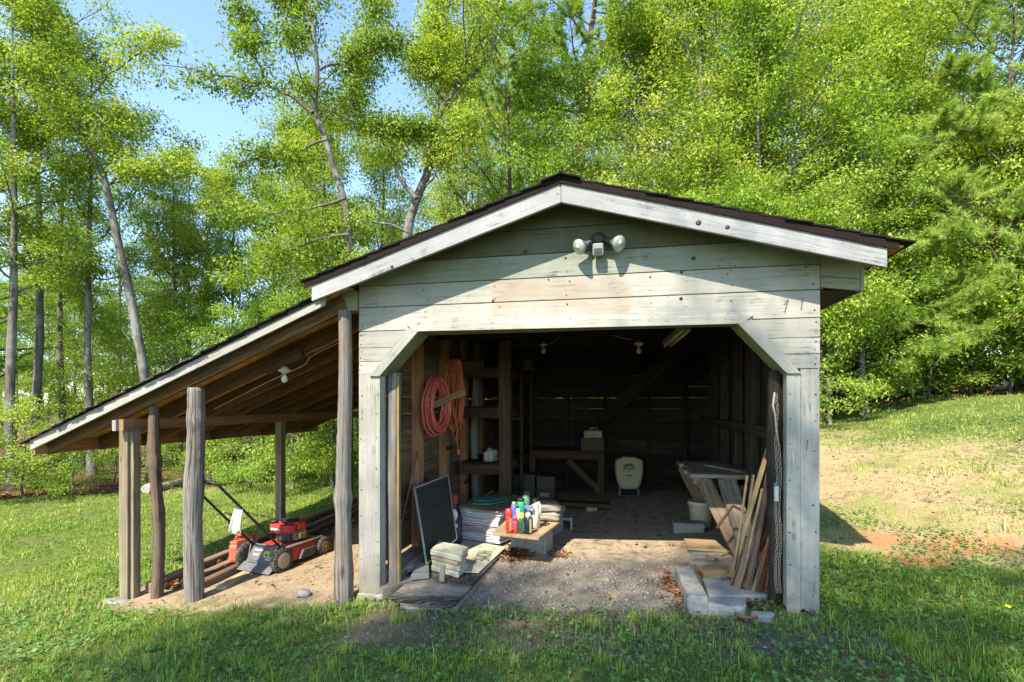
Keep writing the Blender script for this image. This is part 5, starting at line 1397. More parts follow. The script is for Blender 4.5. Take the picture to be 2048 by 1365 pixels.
lb(MB().prism([ondoor(.05, .55, .0065), ondoor(.078, .56, .0065), ondoor(.075, .42, .0065), ondoor(.055, .42, .0065)], nrm * .001), 'shield_mark', 'black', rd)
for (x0, x1, k0, k1) in ((-.12, .0, .68, .76), (-.12, -.03, .46, .49), (-.12, -.05, .40, .43), (.09, .14, .34, .42), (.07, .135, .22, .29)):
    lb(MB().prism([ondoor(x0, k0, .004), ondoor(x1, k0, .004), ondoor(x1, k1, .004), ondoor(x0, k1, .004)], nrm * .0015), 'sticker', 'decal_w', rd)
lb(MB().plank((-.23, -.10, .045), (.23, -.10, .045), (0, -.75, -.5), .115, .008, 6, .001), 'trailing_flap', 'charcoal', mow)
for sd in (-1, 1):
    lb(MB().prism([(sd * .20, -.03, .08), (sd * .20, .10, .10), (sd * .20, .09, .26), (sd * .20, .02, .30)], (sd * .018, 0, 0)), 'handle_bracket', 'charcoal', mow, .004)
# handle
HW = .205
def hp(k, x): return Vector((x, .04 - 0.76 * k, .235 + .80 * k))
pts = [hp(0, HW), hp(.48, HW), hp(.93, HW * .96), hp(.985, HW * .90), hp(1.0, HW * .72), hp(1.0, 0), hp(1.0, -HW * .72), hp(.985, -HW * .90), hp(.93, -HW * .96), hp(.48, -HW), hp(0, -HW)]
hnd = lb(MB().tube(pts, .0125, 10), 'handle', 'black')
lb(MB().tube([hp(.30, -HW) + Vector((.0, -.01, .02)), hp(.38, -HW) + Vector((.03, -.0, .075)), hp(.40, -HW) + Vector((-.03, -.02, .085))], .011, 8), 'starter_grip', 'black', hnd)
lb(MB().lathe([(.014, 0), (.014, .02), (0, .024)], hp(.40, -HW) + Vector((-.05, -.02, .085)), (1, 0, 0), 8), 'grip_tip', 'ylamp', hnd)
for sd in (-1, 1):
    lb(MB().lathe([(.022, 0), (.022, .02), (.012, .03), (0, .03)], hp(.36, sd * HW), (sd, 0, 0), 10), 'wing_knob', 'black', hnd)
lb(MB().tube([hp(.30, -HW), Vector((-.15, -.0, .33)), Vector((.0, .10, .37)), Vector((.05, .2, .40))], .004, 5), 'control_cable', 'black', hnd)
lb(MB().tube([hp(.95, HW * .9), hp(.6, HW * .8) + Vector((0, .05, -.02)), Vector((.02, .25, .46))], .003, 5), 'control_cable', 'dkred', hnd)

# rag on the handle
q = WM[mow] @ hp(.60, HW)
rm = MB(); rr = random.Random(2); nx, nz = 9, 14
for side in (0, 1):
    pass
gridv = []
for j in range(nz + 1):
    k = j / nz
    for i in range(nx + 1):
        a = i / nx - .5
        wdt = .09 + .05 * k
        lenz = -.30 * k * (1 - .25 * abs(math.sin(a * 5)))
        fold = .022 * math.sin(a * 19 + k * 2) * (.3 + k)
        rm.v.append(q + Vector((-.035 + a * wdt - .03 * k, -.028 + fold - .02 * math.sin(k * 3), .035 + lenz + (.02 * math.cos(a * 3) if j == 0 else 0))))
for j in range(nz):
    for i in range(nx):
        a = j * (nx + 1) + i; rm.face((a, a + 1, a + nx + 2, a + nx + 1), [(0, 0)] * 4, True)
rg = rm.build('hand_rag', 'rag'); sl = rg.modifiers.new('solid', 'SOLIDIFY'); sl.thickness = .006
tag(rg, 'grey cloth rag draped over the mower handle', 'rag')
# petrol can
c = Vector((-4.17, 5.16, gz(-4.17, 5.16) + .045))
t = thing('fuel_can', 'faded red plastic fuel can standing behind the mower', 'fuel can', c, R(15))
MB().box(-.13, .13, -.10, .10, 0, .21, 'x').build('body', 'cored', t, .035, True)
MB().prism([(-.12, -.085, .205), (.12, -.085, .205), (.12, .085, .205), (-.12, .085, .205)], (0, 0, .03)).build('shoulder', 'cored', t, .014, True)
MB().tube([(-.09, 0, .22), (-.07, 0, .285), (0, 0, .30), (.05, 0, .275), (.07, 0, .225)], .017, 10).build('handle', 'cored', t, 0, True)
MB().lathe([(.032, 0), (.034, .02), (.034, .045), (.02, .055), (0, .056)], (.095, 0, .225), (0, 0, 1), 14).build('cap', 'red', t, 0, True)

# ================================================================== BEYOND THE LAWN
def flog(u0, v0, u1, v1, r, label):
    a = ong(u0, v0, -.1); b = ong(u1, v1, -.1)
    a.z += r * .7; b.z += r * .7
    n = 9; pts = [a.lerp(b, k / n) + Vector((0, 0, .02 * math.sin(k * 1.3))) for k in range(n + 1)]
    tag(MB().tube(pts, [r * (1 + .12 * math.sin(k)) for k in range(n + 1)], 10, wob=.1).build('fallen_log', 'logcut'), label, 'log', 'bare logs at the edge of the lawn')
flog(290, 987, 378, 968, .10, 'left bleached log at the lawn edge, seen between the lean-to posts')
flog(395, 970, 470, 962, .12, 'middle bleached log at the lawn edge, behind the mower handle')
flog(470, 966, 534, 948, .19, 'thick bleached log with sawn end at the lawn edge, right of the mower handle')
p = ong(668, 946, 0)
cblock((p.x, p.y), .3, .30, .25, .32, p.z - .02, 'pale concrete block by the woods, seen left of the tall log post', 'whitebox', False)
p = ong(717, 918, 0)
t = thing('white_post_box', 'white box on a thin post by the woods, beside the shed corner', 'box', p)
MB().tube([p, p + Vector((0, 0, .75))], .025, 8).build('post', 'steel', t)
MB().box(p.x - .22, p.x + .18, p.y - .1, p.y + .1, p.z + .42, p.z + .75, 'x').build('box', 'whitebox', t, .01)
# small dandelion and paper scrap
p = ong(2014, 1231, .05)
t = thing('dandelion', 'single yellow dandelion flower in the grass at far right', 'flower', p)
MB().tube([p, p + Vector((.005, 0, .06))], .002, 5).build('stem', 'weed', t)
MB().lathe([(.004, 0), (.016, .004), (.018, .008), (.010, .012), (0, .013)], p + Vector((.005, 0, .06)), (0, -.4, 1), 12).build('petals', 'flower', t)

# ================================================================== TREES
class Skel:
    """numpy tube builder for trunks and branches"""
    def __init__(s): s.v = []; s.f = []; s.uv = []; s.n = 0
    def tube(s, pts, rad, n=6):
        pts = np.asarray(pts, float); rad = np.asarray(rad, float); m = len(pts)
        d = np.gradient(pts, axis=0); d /= np.linalg.norm(d, axis=1)[:, None] + 1e-9
        ref = np.where(np.abs(d[:, :1]) < .8, np.array([[1., 0, 0]]), np.array([[0, 1., 0]]))
        ref = np.repeat(ref[:1], m, 0)
        a = ref - d * np.sum(ref * d, 1)[:, None]; a /= np.linalg.norm(a, axis=1)[:, None] + 1e-9
        c = np.cross(d, a); th = np.linspace(0, 2 * np.pi, n, endpoint=False)
        V = pts[:, None, :] + rad[:, None, None] * (np.cos(th)[None, :, None] * a[:, None, :] + np.sin(th)[None, :, None] * c[:, None, :])
        L = np.concatenate([[0], np.cumsum(np.linalg.norm(np.diff(pts, axis=0), axis=1))])
        i, k = np.meshgrid(np.arange(m - 1), np.arange(n), indexing='ij'); i = i.ravel(); k = k.ravel(); k2 = (k + 1) % n
        F = np.stack([i * n + k, i * n + k2, (i + 1) * n + k2, (i + 1) * n + k], 1) + s.n
        per = 2 * np.pi * rad[0]
        U = np.stack([np.stack([L[i], per * k / n], 1), np.stack([L[i], per * (k + 1) / n], 1), np.stack([L[i + 1], per * (k + 1) / n], 1), np.stack([L[i + 1], per * k / n], 1)], 1)
        s.v.append(V.reshape(-1, 3)); s.f.append(F); s.uv.append(U); s.n += m * n
    def mesh(s, name):
        return fast_mesh(name, np.concatenate(s.v), np.concatenate(s.f), np.concatenate(s.uv).reshape(-1, 2), smooth=True)

def grow(rng, p, d, L, n, up=0.0, wander=0.25, r0=.05, r1=.01):
    pts = [np.array(p, float)]; d = np.array(d, float); d /= np.linalg.norm(d)
    for i in range(n):
        d = d + rng.normal(0, wander, 3) * (1.0 / n ** .5) + np.array([0, 0, up / n]); d /= np.linalg.norm(d)
        pts.append(pts[-1] + d * L / n)
    return np.array(pts), np.linspace(r0, r1, n + 1)

def leaves(rng, cen, tint_c, per, spread, size, asp=.5, droop=.3, flat=.45, star=False):
    """leaf faces scattered in small clumps around the twig points"""
    N = len(cen) * per
    c = np.repeat(cen, per, 0); tn = np.repeat(tint_c, per)
    off = rng.normal(0, 1, (N, 3)) * np.array([1, 1, flat]) * spread
    base = c + off
    d = off / (np.linalg.norm(off, axis=1)[:, None] + 1e-9) * .8 + rng.normal(0, .6, (N, 3)); d[:, 2] -= droop
    d /= np.linalg.norm(d, axis=1)[:, None]
    up = np.array([0, 0, 1.]) + rng.normal(0, .42, (N, 3))
    s = np.cross(d, up); s /= np.linalg.norm(s, axis=1)[:, None] + 1e-9
    nrm = np.cross(s, d)
    sz = size * rng.uniform(.65, 1.25, N)[:, None]
    w = sz * asp
    tint = np.clip(tn + rng.normal(0, .13, N), 0, 1)
    v0 = base; v2 = base + d * sz - nrm * sz * .10
    v1 = base + d * sz * .5 + s * w * .55 + nrm * sz * .08; v3 = base + d * sz * .5 - s * w * .55 + nrm * sz * .08
    V = np.stack([v0, v1, v2, v3], 1).reshape(-1, 3)
    b = np.arange(N) * 4
    F = np.concatenate([np.stack([b, b + 1, b + 2], 1), np.stack([b, b + 2, b + 3], 1)])
    return V, F, np.concatenate([tint, tint])

def needles(rng, cen, dirs, tint_c, per, length, w=.0075):
    N = len(cen) * per
    c = np.repeat(cen, per, 0); dd = np.repeat(dirs, per, 0); tn = np.repeat(tint_c, per)
    d = dd * .9 + rng.normal(0, .55, (N, 3)); d /= np.linalg.norm(d, axis=1)[:, None]
    base = c + dd * rng.uniform(-.10, .06, N)[:, None]
    s = np.cross(d, rng.normal(0, 1, (N, 3))); s /= np.linalg.norm(s, axis=1)[:, None] + 1e-9
    L = length * rng.uniform(.7, 1.15, N)[:, None]
    V = np.stack([base - s * w, base + s * w, base + d * L - np.array([0, 0, .012])], 1).reshape(-1, 3)
    b = np.arange(N) * 3
    return V, np.stack([b, b + 1, b + 2], 1), np.clip(tn + rng.normal(0, .12, N), 0, 1)

def tree_geo(seed, H, r0, t0, nl, LL, per=16, spread=.24, size=.13, lean=(0, 0), path=None, limbs=None, subs=9, prof=None, elev=(15, 60), kind='leaf', droop=.3, wob=.25, asp=.5, clus=4, tbase=.5, flat=.45, nlen=.13, nw=.0075):
    rng = np.random.default_rng(seed); sk = Skel(); cen = []; tin = []; cdir = []
    if path is None:
        n = 12; k = np.linspace(0, 1, n + 1)
        P = np.stack([lean[0] * k * H + np.cumsum(rng.normal(0, wob * .25, n + 1)) * .35, lean[1] * k * H + np.cumsum(rng.normal(0, wob * .25, n + 1)) * .35, k * H], 1)
        P[0] = 0
    else: P = np.asarray(path, float); n = len(P) - 1; k = np.linspace(0, 1, n + 1)
    # resample smoothly
    kk = np.linspace(0, 1, 28); PP = np.stack([np.interp(kk, k, P[:, j]) for j in range(3)], 1)
    PP[1:-1] = (PP[:-2] + PP[1:-1] * 2 + PP[2:]) / 4
    rad = r0 * (1 - kk) ** .8 + .012; rad[0] *= 1.35; rad[1] *= 1.1
    sk.tube(PP, rad, 9)
    def addtwigs(L_pts, L_len, l_r, tb):
        m = len(L_pts) - 1
        for q in range(subs):
            f = .22 + .78 * (q + rng.random()) / subs; i = min(int(f * m), m - 1)
            p = L_pts[i] + (L_pts[i + 1] - L_pts[i]) * (f * m - i)
            d0 = L_pts[i + 1] - L_pts[i]; d0 = d0 / (np.linalg.norm(d0) + 1e-9)
            if kind == 'pine':
                sd = np.cross(d0, [0, 0, 1]) * (1 if q % 2 else -1) + d0 * .7 + rng.normal(0, .2, 3)
            else: sd = d0 * .55 + rng.normal(0, .75, 3) * np.array([1, 1, .7])
            sl = max(.35, L_len * .36 * (1.15 - f * .6)) * rng.uniform(.7, 1.2)
            tp, tr = grow(rng, p, sd, sl, 4, .1 if kind == 'pine' else .0, .3, max(.006, l_r * .35 * (1 - f * .6)), .003)
            sk.tube(tp, tr, 3)
            tb2 = tb + rng.normal(0, .10)
            for c in range(clus):
                g = .35 + .65 * (c + rng.random()) / clus; j = min(int(g * 4), 3)
                cc = tp[j] + (tp[j + 1] - tp[j]) * (g * 4 - j)
                cen.append(cc); tin.append(tb2 + rng.normal(0, .06)); dj = tp[j + 1] - tp[j]; cdir.append(dj / (np.linalg.norm(dj) + 1e-9) + np.array([0, 0, .35]))
    if limbs is not None:
        for (lp, lr0, lr1) in limbs:
            lp = np.asarray(lp, float); kq = np.linspace(0, 1, 10); ks = np.linspace(0, 1, len(lp))
            lp = np.stack([np.interp(kq, ks, lp[:, j]) for j in range(3)], 1) + rng.normal(0, .03, (10, 3))
            ln = np.sum(np.linalg.norm(np.diff(lp, axis=0), axis=1))
            sk.tube(lp, np.linspace(lr0 * .72, lr1 * .7, 10), 6); addtwigs(lp, ln * .7, lr0 * .6, tbase + rng.normal(0, .08)); addtwigs(lp, ln * .7, lr0 * .6, tbase); addtwigs(lp, ln * .5, lr0 * .6, tbase)
    for i in range(nl):
        f = t0 + (1 - t0) * ((i + rng.random() * .8) / nl); f = min(f, .985)
        idx = f * 27; j = int(idx); p = PP[j] + (PP[min(j + 1, 27)] - PP[j]) * (idx - j)
        az = i * 2.39996 + rng.normal(0, .35); el = math.radians(elev[0] + (elev[1] - elev[0]) * f + rng.normal(0, 8))
        pr = prof(f) if prof else (.55 + .9 * math.sin(math.pi * min(1, (f - t0) / (1 - t0) * .85 + .12)))
        L = LL * pr * rng.uniform(.75, 1.2)
        d = [math.cos(az) * math.cos(el), math.sin(az) * math.cos(el), math.sin(el)]
        rl = max(.014, r0 * (1 - f) ** .7 * .45)
        lp, lr = grow(rng, p, d, L, 7, .25 if kind != 'pine' else .12, .35, rl, .006)
        sk.tube(lp, lr, 5); addtwigs(lp, L, rl, tbase + rng.normal(0, .10))
    cen = np.array(cen); tin = np.array(tin); cdir = np.array(cdir)
    if kind == 'pine': V, F, T = needles(rng, cen, cdir, tin, per, nlen, nw)
    else: V, F, T = leaves(rng, cen, tin, per, spread, size, asp, droop, flat)
    return sk, (V, F, T)

def make_tree(name, label, base, geo, barkm, leafm, rz=0, group=None, cat='tree', sc=1.0, crown='crown', stem='trunk'):
    sk, (V, F, T) = geo
    t = thing(name, label, cat, base, rz, group)
    tm = sk.mesh(stem); cm = fast_mesh(crown, V, F, attrs={'tint': T})
    link(stem, tm, barkm, t, 0, True); link(crown, cm, leafm, t, 0, True)
    t.scale = (sc, sc, sc); return t
def copy_tree(src, base, rz, sc, label=None, group=None):
    c = src.copy(); COL.objects.link(c); c.location = base; c.rotation_euler = (0, 0, rz); c.scale = sc if isinstance(sc, tuple) else (sc, sc, sc)
    for ch in src.children:
        d = ch.copy(); COL.objects.link(d); d.parent = c
    if label: c['label'] = label
    if group: c['group'] = group
    return c
def bt(u, t):
    d = ray(u, 807); x, y = d[0] * t, d[1] * t
    return Vector((x, y, gz(x, y) - .05))
def wpath(base, px_, t):
    """trunk points relative to the base, from picture points at distance t"""
    out = [np.zeros(3)]
    for q in px_:
        tt = q[2] if len(q) > 2 else t
        p = att(q[0], q[1], tt) - base; out.append(np.array(p))
    return out

# ---- named trees that can be told apart in the photograph
bA = bt(305, 12.5)
pA = wpath(bA, [(292, 760), (262, 600), (235, 480), (208, 350), (165, 265), (140, 225), (118, 130), (60, 20), (20, -80)], 12.5)
lA = [(wpath(bA, [(208, 350), (228, 300), (215, 240), (260, 225)], 12.5)[1:], .05, .015),
      (wpath(bA, [(208, 350), (140, 250), (60, 250), (20, 240)], 12.3)[1:], .045, .012),
      (wpath(bA, [(118, 130), (90, 60), (100, -20)], 12.5)[1:], .04, .012),
      (wpath(bA, [(140, 225), (220, 150), (290, 100), (330, 75)], 12.2)[1:], .04, .012),
      (wpath(bA, [(215, 370), (290, 330), (370, 330)], 12.0)[1:], .04, .012)]
make_tree('oak_tree', 'tall leaning oak with forked trunk at the upper left against the sky', bA, tree_geo(1, 1, .10, .42, 13, 1.8, 30, .17, .082, path=pA, limbs=lA, subs=7, tbase=.5), 'bark', 'leaf_oak')
bB = bt(708, 11.5)
pB = wpath(bB, [(705, 640), (700, 480), (690, 400), (662, 320), (650, 270), (626, 226), (637, 150), (628, 60), (612, 0), (600, -120)], 11.5)
lB = [(wpath(bB, [(626, 226), (590, 195), (540, 172), (490, 160), (430, 152), (330, 128)], 11.2)[1:], .06, .014),
      (wpath(bB, [(540, 172), (500, 90), (480, 10)], 11.2)[1:], .04, .012),
      (wpath(bB, [(638, 140), (690, 122), (760, 95), (800, 80)], 11.2)[1:], .045, .012),
      (wpath(bB, [(652, 280), (600, 300), (540, 310), (470, 330)], 11.0)[1:], .04, .012),
      (wpath(bB, [(690, 400), (610, 420), (500, 430), (420, 400)], 10.8)[1:], .045, .012),
      (wpath(bB, [(700, 470), (620, 480), (540, 520), (470, 560)], 10.6)[1:], .045, .012),
      (wpath(bB, [(628, 60), (580, 0), (540, -60)], 11.5)[1:], .04, .012)]
make_tree('oak_tree', 'oak with long bare limb reaching left over the lean-to roof', bB, tree_geo(2, 1, .085, .50, 10, 1.5, 28, .16, .082, path=pB, limbs=lB, subs=7, tbase=.42), 'bark', 'leaf_oak')
bC = bt(795, 12.5)
pC = wpath(bC, [(800, 640), (812, 470), (830, 402), (862, 335), (868, 250), (898, 190), (930, 160), (980, 120), (1000, 40), (1010, -60)], 12.5)
lC = [(wpath(bC, [(830, 402), (795, 340), (772, 290), (745, 262), (690, 240)], 12.2)[1:], .075, .02),
      (wpath(bC, [(772, 290), (780, 255), (830, 262), (870, 262)], 12.0)[1:], .04, .012),
      (wpath(bC, [(868, 250), (880, 170), (850, 120), (845, 110)], 12.4)[1:], .045, .014),
      (wpath(bC, [(745, 262), (700, 180), (740, 60), (760, 0)], 12.2)[1:], .045, .014),
      (wpath(bC, [(850, 370), (900, 300), (950, 230)], 12.2)[1:], .04, .012),
      (wpath(bC, [(815, 460), (720, 440), (640, 470), (600, 520)], 11.6)[1:], .04, .012),
      (wpath(bC, [(880, 170), (860, 60), (900, -20)], 12.5)[1:], .045, .012)]
make_tree('oak_tree', 'oak with pale V-shaped fork rising just left of the shed peak', bC, tree_geo(3, 1, .12, .52, 14, 1.9, 32, .17, .082, path=pC, limbs=lC, subs=8, tbase=.58), 'bark', 'leaf_oak')
bD = bt(1165, 16)
pD = wpath(bD, [(1165, 560), (1160, 260), (1170, 180), (1182, 60), (1200, -60), (1205, -160)], 16)
lD = [(wpath(bD, [(1168, 200), (1120, 100), (1050, 40), (1035, 20)], 15.6)[1:], .06, .012), (wpath(bD, [(1172, 150), (1230, 80), (1300, 40)], 15.6)[1:], .06, .012),
      (wpath(bD, [(1165, 230), (1100, 215), (1010, 200)], 15.4)[1:], .05, .012), (wpath(bD, [(1180, 70), (1140, 0), (1120, -60)], 15.8)[1:], .05, .012), (wpath(bD, [(1168, 240), (1240, 200), (1300, 190)], 15.6)[1:], .05, .012)]
make_tree('pine_tree', 'tall pine with reddish bare branches behind the shed peak', bD, tree_geo(4, 1, .16, .42, 22, 2.5, 44, .2, .2, path=pD, limbs=lD, subs=11, kind='pine', elev=(0, 40), nlen=.24, clus=4, tbase=.62, nw=.012), 'pinebark', 'needle')
bE = bt(1600, 13.5)
pE = wpath(bE, [(1600, 560), (1588, 420), (1586, 300), (1575, 200), (1560, 90), (1555, -20), (1550, -150)], 13.5)
lE = [(wpath(bE, [(1590, 400), (1650, 280), (1720, 180), (1790, 120), (1812, 40)], 13.2)[1:], .06, .016), (wpath(bE, [(1586, 320), (1500, 200), (1420, 60), (1400, -20)], 13.8)[1:], .06, .016),
      (wpath(bE, [(1586, 300), (1620, 200), (1650, 60)], 13.2)[1:], .05, .014), (wpath(bE, [(1588, 420), (1500, 360), (1400, 300)], 12.8)[1:], .05, .014), (wpath(bE, [(1590, 440), (1660, 400), (1740, 360)], 12.6)[1:], .05, .014)]
make_tree('maple_tree', 'broad bright maple filling the sky above the right roof slope', bE, tree_geo(5, 1, .15, .30, 22, 2.3, 36, .19, .085, path=pE, limbs=lE, subs=8, tbase=.62), 'palebark', 'leaf_oak')
bF = bt(2045, 12.6)
pF = wpath(bF, [(2035, 690), (2010, 630), (1985, 560), (1995, 420), (2010, 250), (2030, 60), (2040, -120)], 12.6)
lF = [(wpath(bF, [(1990, 600), (1940, 560), (1880, 560), (1800, 590)], 11.8)[1:], .03, .008), (wpath(bF, [(1992, 520), (1930, 470), (1870, 470), (1800, 500)], 11.4)[1:], .03, .008),
      (wpath(bF, [(1998, 420), (1930, 370), (1850, 350)], 11.8)[1:], .03, .008), (wpath(bF, [(2005, 330), (1950, 260), (1880, 230)], 11.8)[1:], .03, .008), (wpath(bF, [(2010, 230), (1960, 160), (1900, 140)], 12.0)[1:], .03, .008),
      (wpath(bF, [(2020, 690), (1960, 660), (1890, 680), (1830, 720)], 11.4)[1:], .03, .008), (wpath(bF, [(2000, 470), (2060, 400), (2120, 380)], 11.4)[1:], .03, .008), (wpath(bF, [(2010, 640), (2060, 600), (2140, 610)], 11.2)[1:], .03, .008)]
make_tree('pine_tree', 'soft bright white pine with drooping needle sprays at the right edge', bF, tree_geo(6, 1, .07, .12, 50, 2.6, 46, .2, .2, path=pF, limbs=lF, subs=13, kind='pine', elev=(-8, 22), nlen=.17, clus=5, tbase=.74, nw=.008), 'pinebark', 'needle')
bG = bt(2120, 15.5)
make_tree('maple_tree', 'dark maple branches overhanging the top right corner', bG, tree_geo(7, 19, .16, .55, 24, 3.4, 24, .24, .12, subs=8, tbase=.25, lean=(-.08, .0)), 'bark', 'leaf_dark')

# ---- background woods: a few kinds, each tree its own object
kinds = []
kinds.append(tree_geo(11, 15, .14, .28, 28, 2.5, 34, .21, .092, subs=8, tbase=.5))
kinds.append(tree_geo(12, 16, .13, .22, 30, 2.2, 34, .21, .092, subs=8, tbase=.42))
kinds.append(tree_geo(13, 13, .11, .12, 30, 2.2, 34, .21, .09, subs=8, tbase=.55))
kinds.append(tree_geo(14, 10, .07, .10, 26, 1.8, 34, .20, .09, subs=7, tbase=.5))
kinds.append(tree_geo(16, 13, .115, .40, 17, 1.75, 34, .19, .09, subs=7, tbase=.48, wob=.35))
pinek = tree_geo(15, 15, .15, .25, 28, 2.4, 34, .2, .2, subs=9, kind='pine', elev=(-5, 35), nlen=.20, clus=3, tbase=.45, nw=.011)
tiny = [tree_geo(21 + k, 2.6, .03, .06, 14, 1.0, 20, .15, .085, subs=6, elev=(5, 55), tbase=.5, clus=3, wob=.3) for k in range(3)]
saps = [tree_geo(31 + k, 5.2, .045, .05, 26, 1.6, 34, .18, .085, subs=7, elev=(0, 55), tbase=.55, clus=3, wob=.3) for k in range(2)]
LAB = {}
protos = []
rt = random.Random(77)
BG = 'background trees of the surrounding woods'
spots = [  # u, distance, kind, scale, label
 (-60, 12, 4, .95, 'tree at the far left edge of the woods, partly outside the picture'), (25, 11.5, 4, .80, 'leafy tree at the left edge nearest the lawn'), (68, 13, 4, .86, 'straight trunked tree left of the leaning oak'),
 (128, 15, 4, .78, 'tree just behind the left eave of the lean-to'), (185, 13.5, 4, .82, 'slim tree above the low end of the lean-to roof'), (235, 18, 1, .60, 'tree behind the leaning oak'),
 (345, 15.5, 4, .68, 'grey trunked tree right of the leaning oak, above the lean-to roof'), (378, 17, 4, .72, 'second grey trunk right of the leaning oak'), (412, 18, 4, .70, 'third thin trunk right of the leaning oak'),
 (470, 18.5, 3, .95, 'low full tree in the sky gap above the middle of the lean-to'), (545, 21, 2, .78, 'tree under the long bare oak limb'), (610, 17, 3, 1.05, 'small tree above the top end of the lean-to roof'),
 (655, 15, 2, .8, 'tree behind the oak with the long bare limb'), (760, 18, 2, .80, 'tree between the two forked oaks'), (930, 17, 2, .95, 'tree left of the pine behind the shed peak'),
 (1040, 19, 0, .95, 'tree close left of the tall pine'), (1110, 14, 3, 1.0, 'small tree directly behind the roof peak'), (1270, 15, 2, .95, 'bright tree right of the tall pine'),
 (1330, 19, 0, 1.0, 'tree behind the bright tree right of the pine'), (1400, 14, 2, 1.0, 'leafy tree above the middle of the right roof slope'), (1480, 18, 1, 1.0, 'taller tree left of the broad maple'),
 (1520, 13, 3, 1.0, 'small tree just above the right roof slope'), (1690, 14.5, 2, .95, 'tree right of the broad maple'), (1760, 17.5, 0, 1.0, 'tree behind the right end of the roof'),
 (1830, 14, 2, .9, 'tree between the broad maple and the white pine'), (1900, 16.5, 1, 1.0, 'tall tree behind the white pine'), (1730, 12.2, 3, .85, 'small tree right of the shed eave'), (2110, 13, 2, 1.0, 'tree beyond the right edge behind the white pine')]
for i, (u, tt, k, s, l) in enumerate(spots):
    b = bt(u, tt)
    if k < len(protos) and protos[k] is not None: copy_tree(protos[k], b, rt.random() * 6.28, (s * rt.uniform(.95, 1.1), s * rt.uniform(.95, 1.1), s), l, BG)
    else:
        while len(protos) <= k: protos.append(None)
        protos[k] = make_tree('woodland_tree', l, b, kinds[k], ('bark', 'palebark', 'bark', 'bark', 'bark')[k], ('leaf_oak', 'leaf_maple', 'leaf_oak', 'leaf_maple', 'leaf_oak')[k], rt.random() * 6.28, BG, sc=s)
pp = make_tree('pine_tree', 'dark pine at the left edge with flat needle branches', bt(-10, 14.5), pinek, 'pinebark', 'needle', .5, BG, sc=.68)
copy_tree(pp, bt(1020, 15), 2.2, .75, 'feathery pine low behind the left roof slope', BG)
copy_tree(pp, bt(1640, 12.6), 4.0, .42, 'young pine beside the right eave of the shed', BG)
copy_tree(pp, bt(1450, 21), 1.0, 1.0, 'pine high in the woods behind the right roof slope', BG)
# deeper woods closing the view, still single trees
for i in range(34):
    u = -150 + i * 72 + rt.uniform(-25, 25); tt = rt.uniform(24, 34)
    k = rt.choice((0, 2, 2, 3)); hh = .8 if 330 < u < 620 else 1.15
    if u < 330: hh = .75
    if 330 < u < 620: tt = rt.uniform(27, 34); hh = .72
    copy_tree(protos[k], bt(u, tt), rt.random() * 6.28, hh * rt.uniform(.85, 1.1), 'distant tree deep in the woods behind the nearer trees', 'distant trees deep in the woods')

for (u, tt) in ((-120, 21), (-40, 24), (30, 20.5), (95, 23), (150, 21), (215, 24.5), (270, 22), (325, 25), (690, 23), (850, 24), (20, 28), (130, 29)):
    copy_tree(protos[3], bt(u, tt), rt.random() * 6.28, rt.uniform(.62, .8), 'distant tree deep in the woods behind the nearer trees', 'distant trees deep in the woods')
# ---- undergrowth along the edge of the woods
sp = []
LG, RG, CG = 'shrubs along the left edge of the woods', 'shrubs along the right edge of the woods', 'shrubs behind the lean-to lawn'
edge = []
for i in range(15): x = -17 + i * .78; edge.append((x, float(yedge(np.array([x]))[0]) + rt.uniform(.3, 1.4), LG if x < -9 else CG))
for i in range(6): x = -7.2 + i * .75; edge.append((x, float(yedge(np.array([x]))[0]) + rt.uniform(-.4, .9), CG))
for i in range(13): x = 3.6 + i * .62; edge.append((x, float(yedge(np.array([x]))[0]) + rt.uniform(.2, 1.2), RG))
for i in range(12): x = 4.0 + i * .75; edge.append((x, float(yedge(np.array([x]))[0]) + rt.uniform(1.6, 3.0), RG))
for i in range(14): x = -19 + i * 1.1; edge.append((x, float(yedge(np.array([x]))[0]) + rt.uniform(2, 3.5), LG if x < -9 else CG))
nm = {LG: 'leafy shrub at the dark woods edge left of the lean-to posts', RG: 'bright leafy shrub at the woods edge above the right bank', CG: 'leafy shrub behind the lawn seen under the lean-to roof'}
tp = [None] * 3
for i, (x, y, g) in enumerate(edge):
    k = i % 3; b = Vector((x, y, gz(x, y) - .05)); s = rt.uniform(.55, 1.0) * (1.15 if g == RG else 1.0)
    if g == CG: s *= .85
    if g == LG: s *= .62
    if tp[k] is None: tp[k] = make_tree('shrub', nm[g], b, tiny[k], 'bark', ('leaf_maple', 'leaf_oak', 'leaf_maple')[k], rt.random() * 6, g, 'shrub', s, 'foliage', 'stems')
    else: copy_tree(tp[k], b, rt.random() * 6.28, (s * 1.15, s * 1.15, s), nm[g], g)

# ---- taller understory closing the view between the trunks
UL, UR = 'understory saplings in the woods on the left', 'understory saplings in the woods on the right'
for i in range(46):
    if i < 12: x = -22 + i * 1.7 + rt.uniform(-.4, .4); g = UL
    elif i < 22: continue
    else: x = 2.2 + (i - 22) * .52 + rt.uniform(-.3, .3); g = UR
    y = float(yedge(np.array([x]))[0]) + (rt.uniform(3.5, 8.0) if g == UL else rt.uniform(.8, 5.0)); s = rt.uniform(.7, 1.2)
    l = 'young sapling in the shady woods left of the shed' if g == UL else 'young sapling in the woods right of the shed'
    b = Vector((x, y, gz(x, y) - .05))
    if i < 2: saps[i] = make_tree('sapling', l, b, saps[i], 'bark', ('leaf_maple', 'leaf_oak')[i], rt.random() * 6, g, 'sapling', s)
    else: copy_tree(saps[i % 2], b, rt.random() * 6.28, (s, s, s * rt.uniform(.9, 1.2)), l, g)
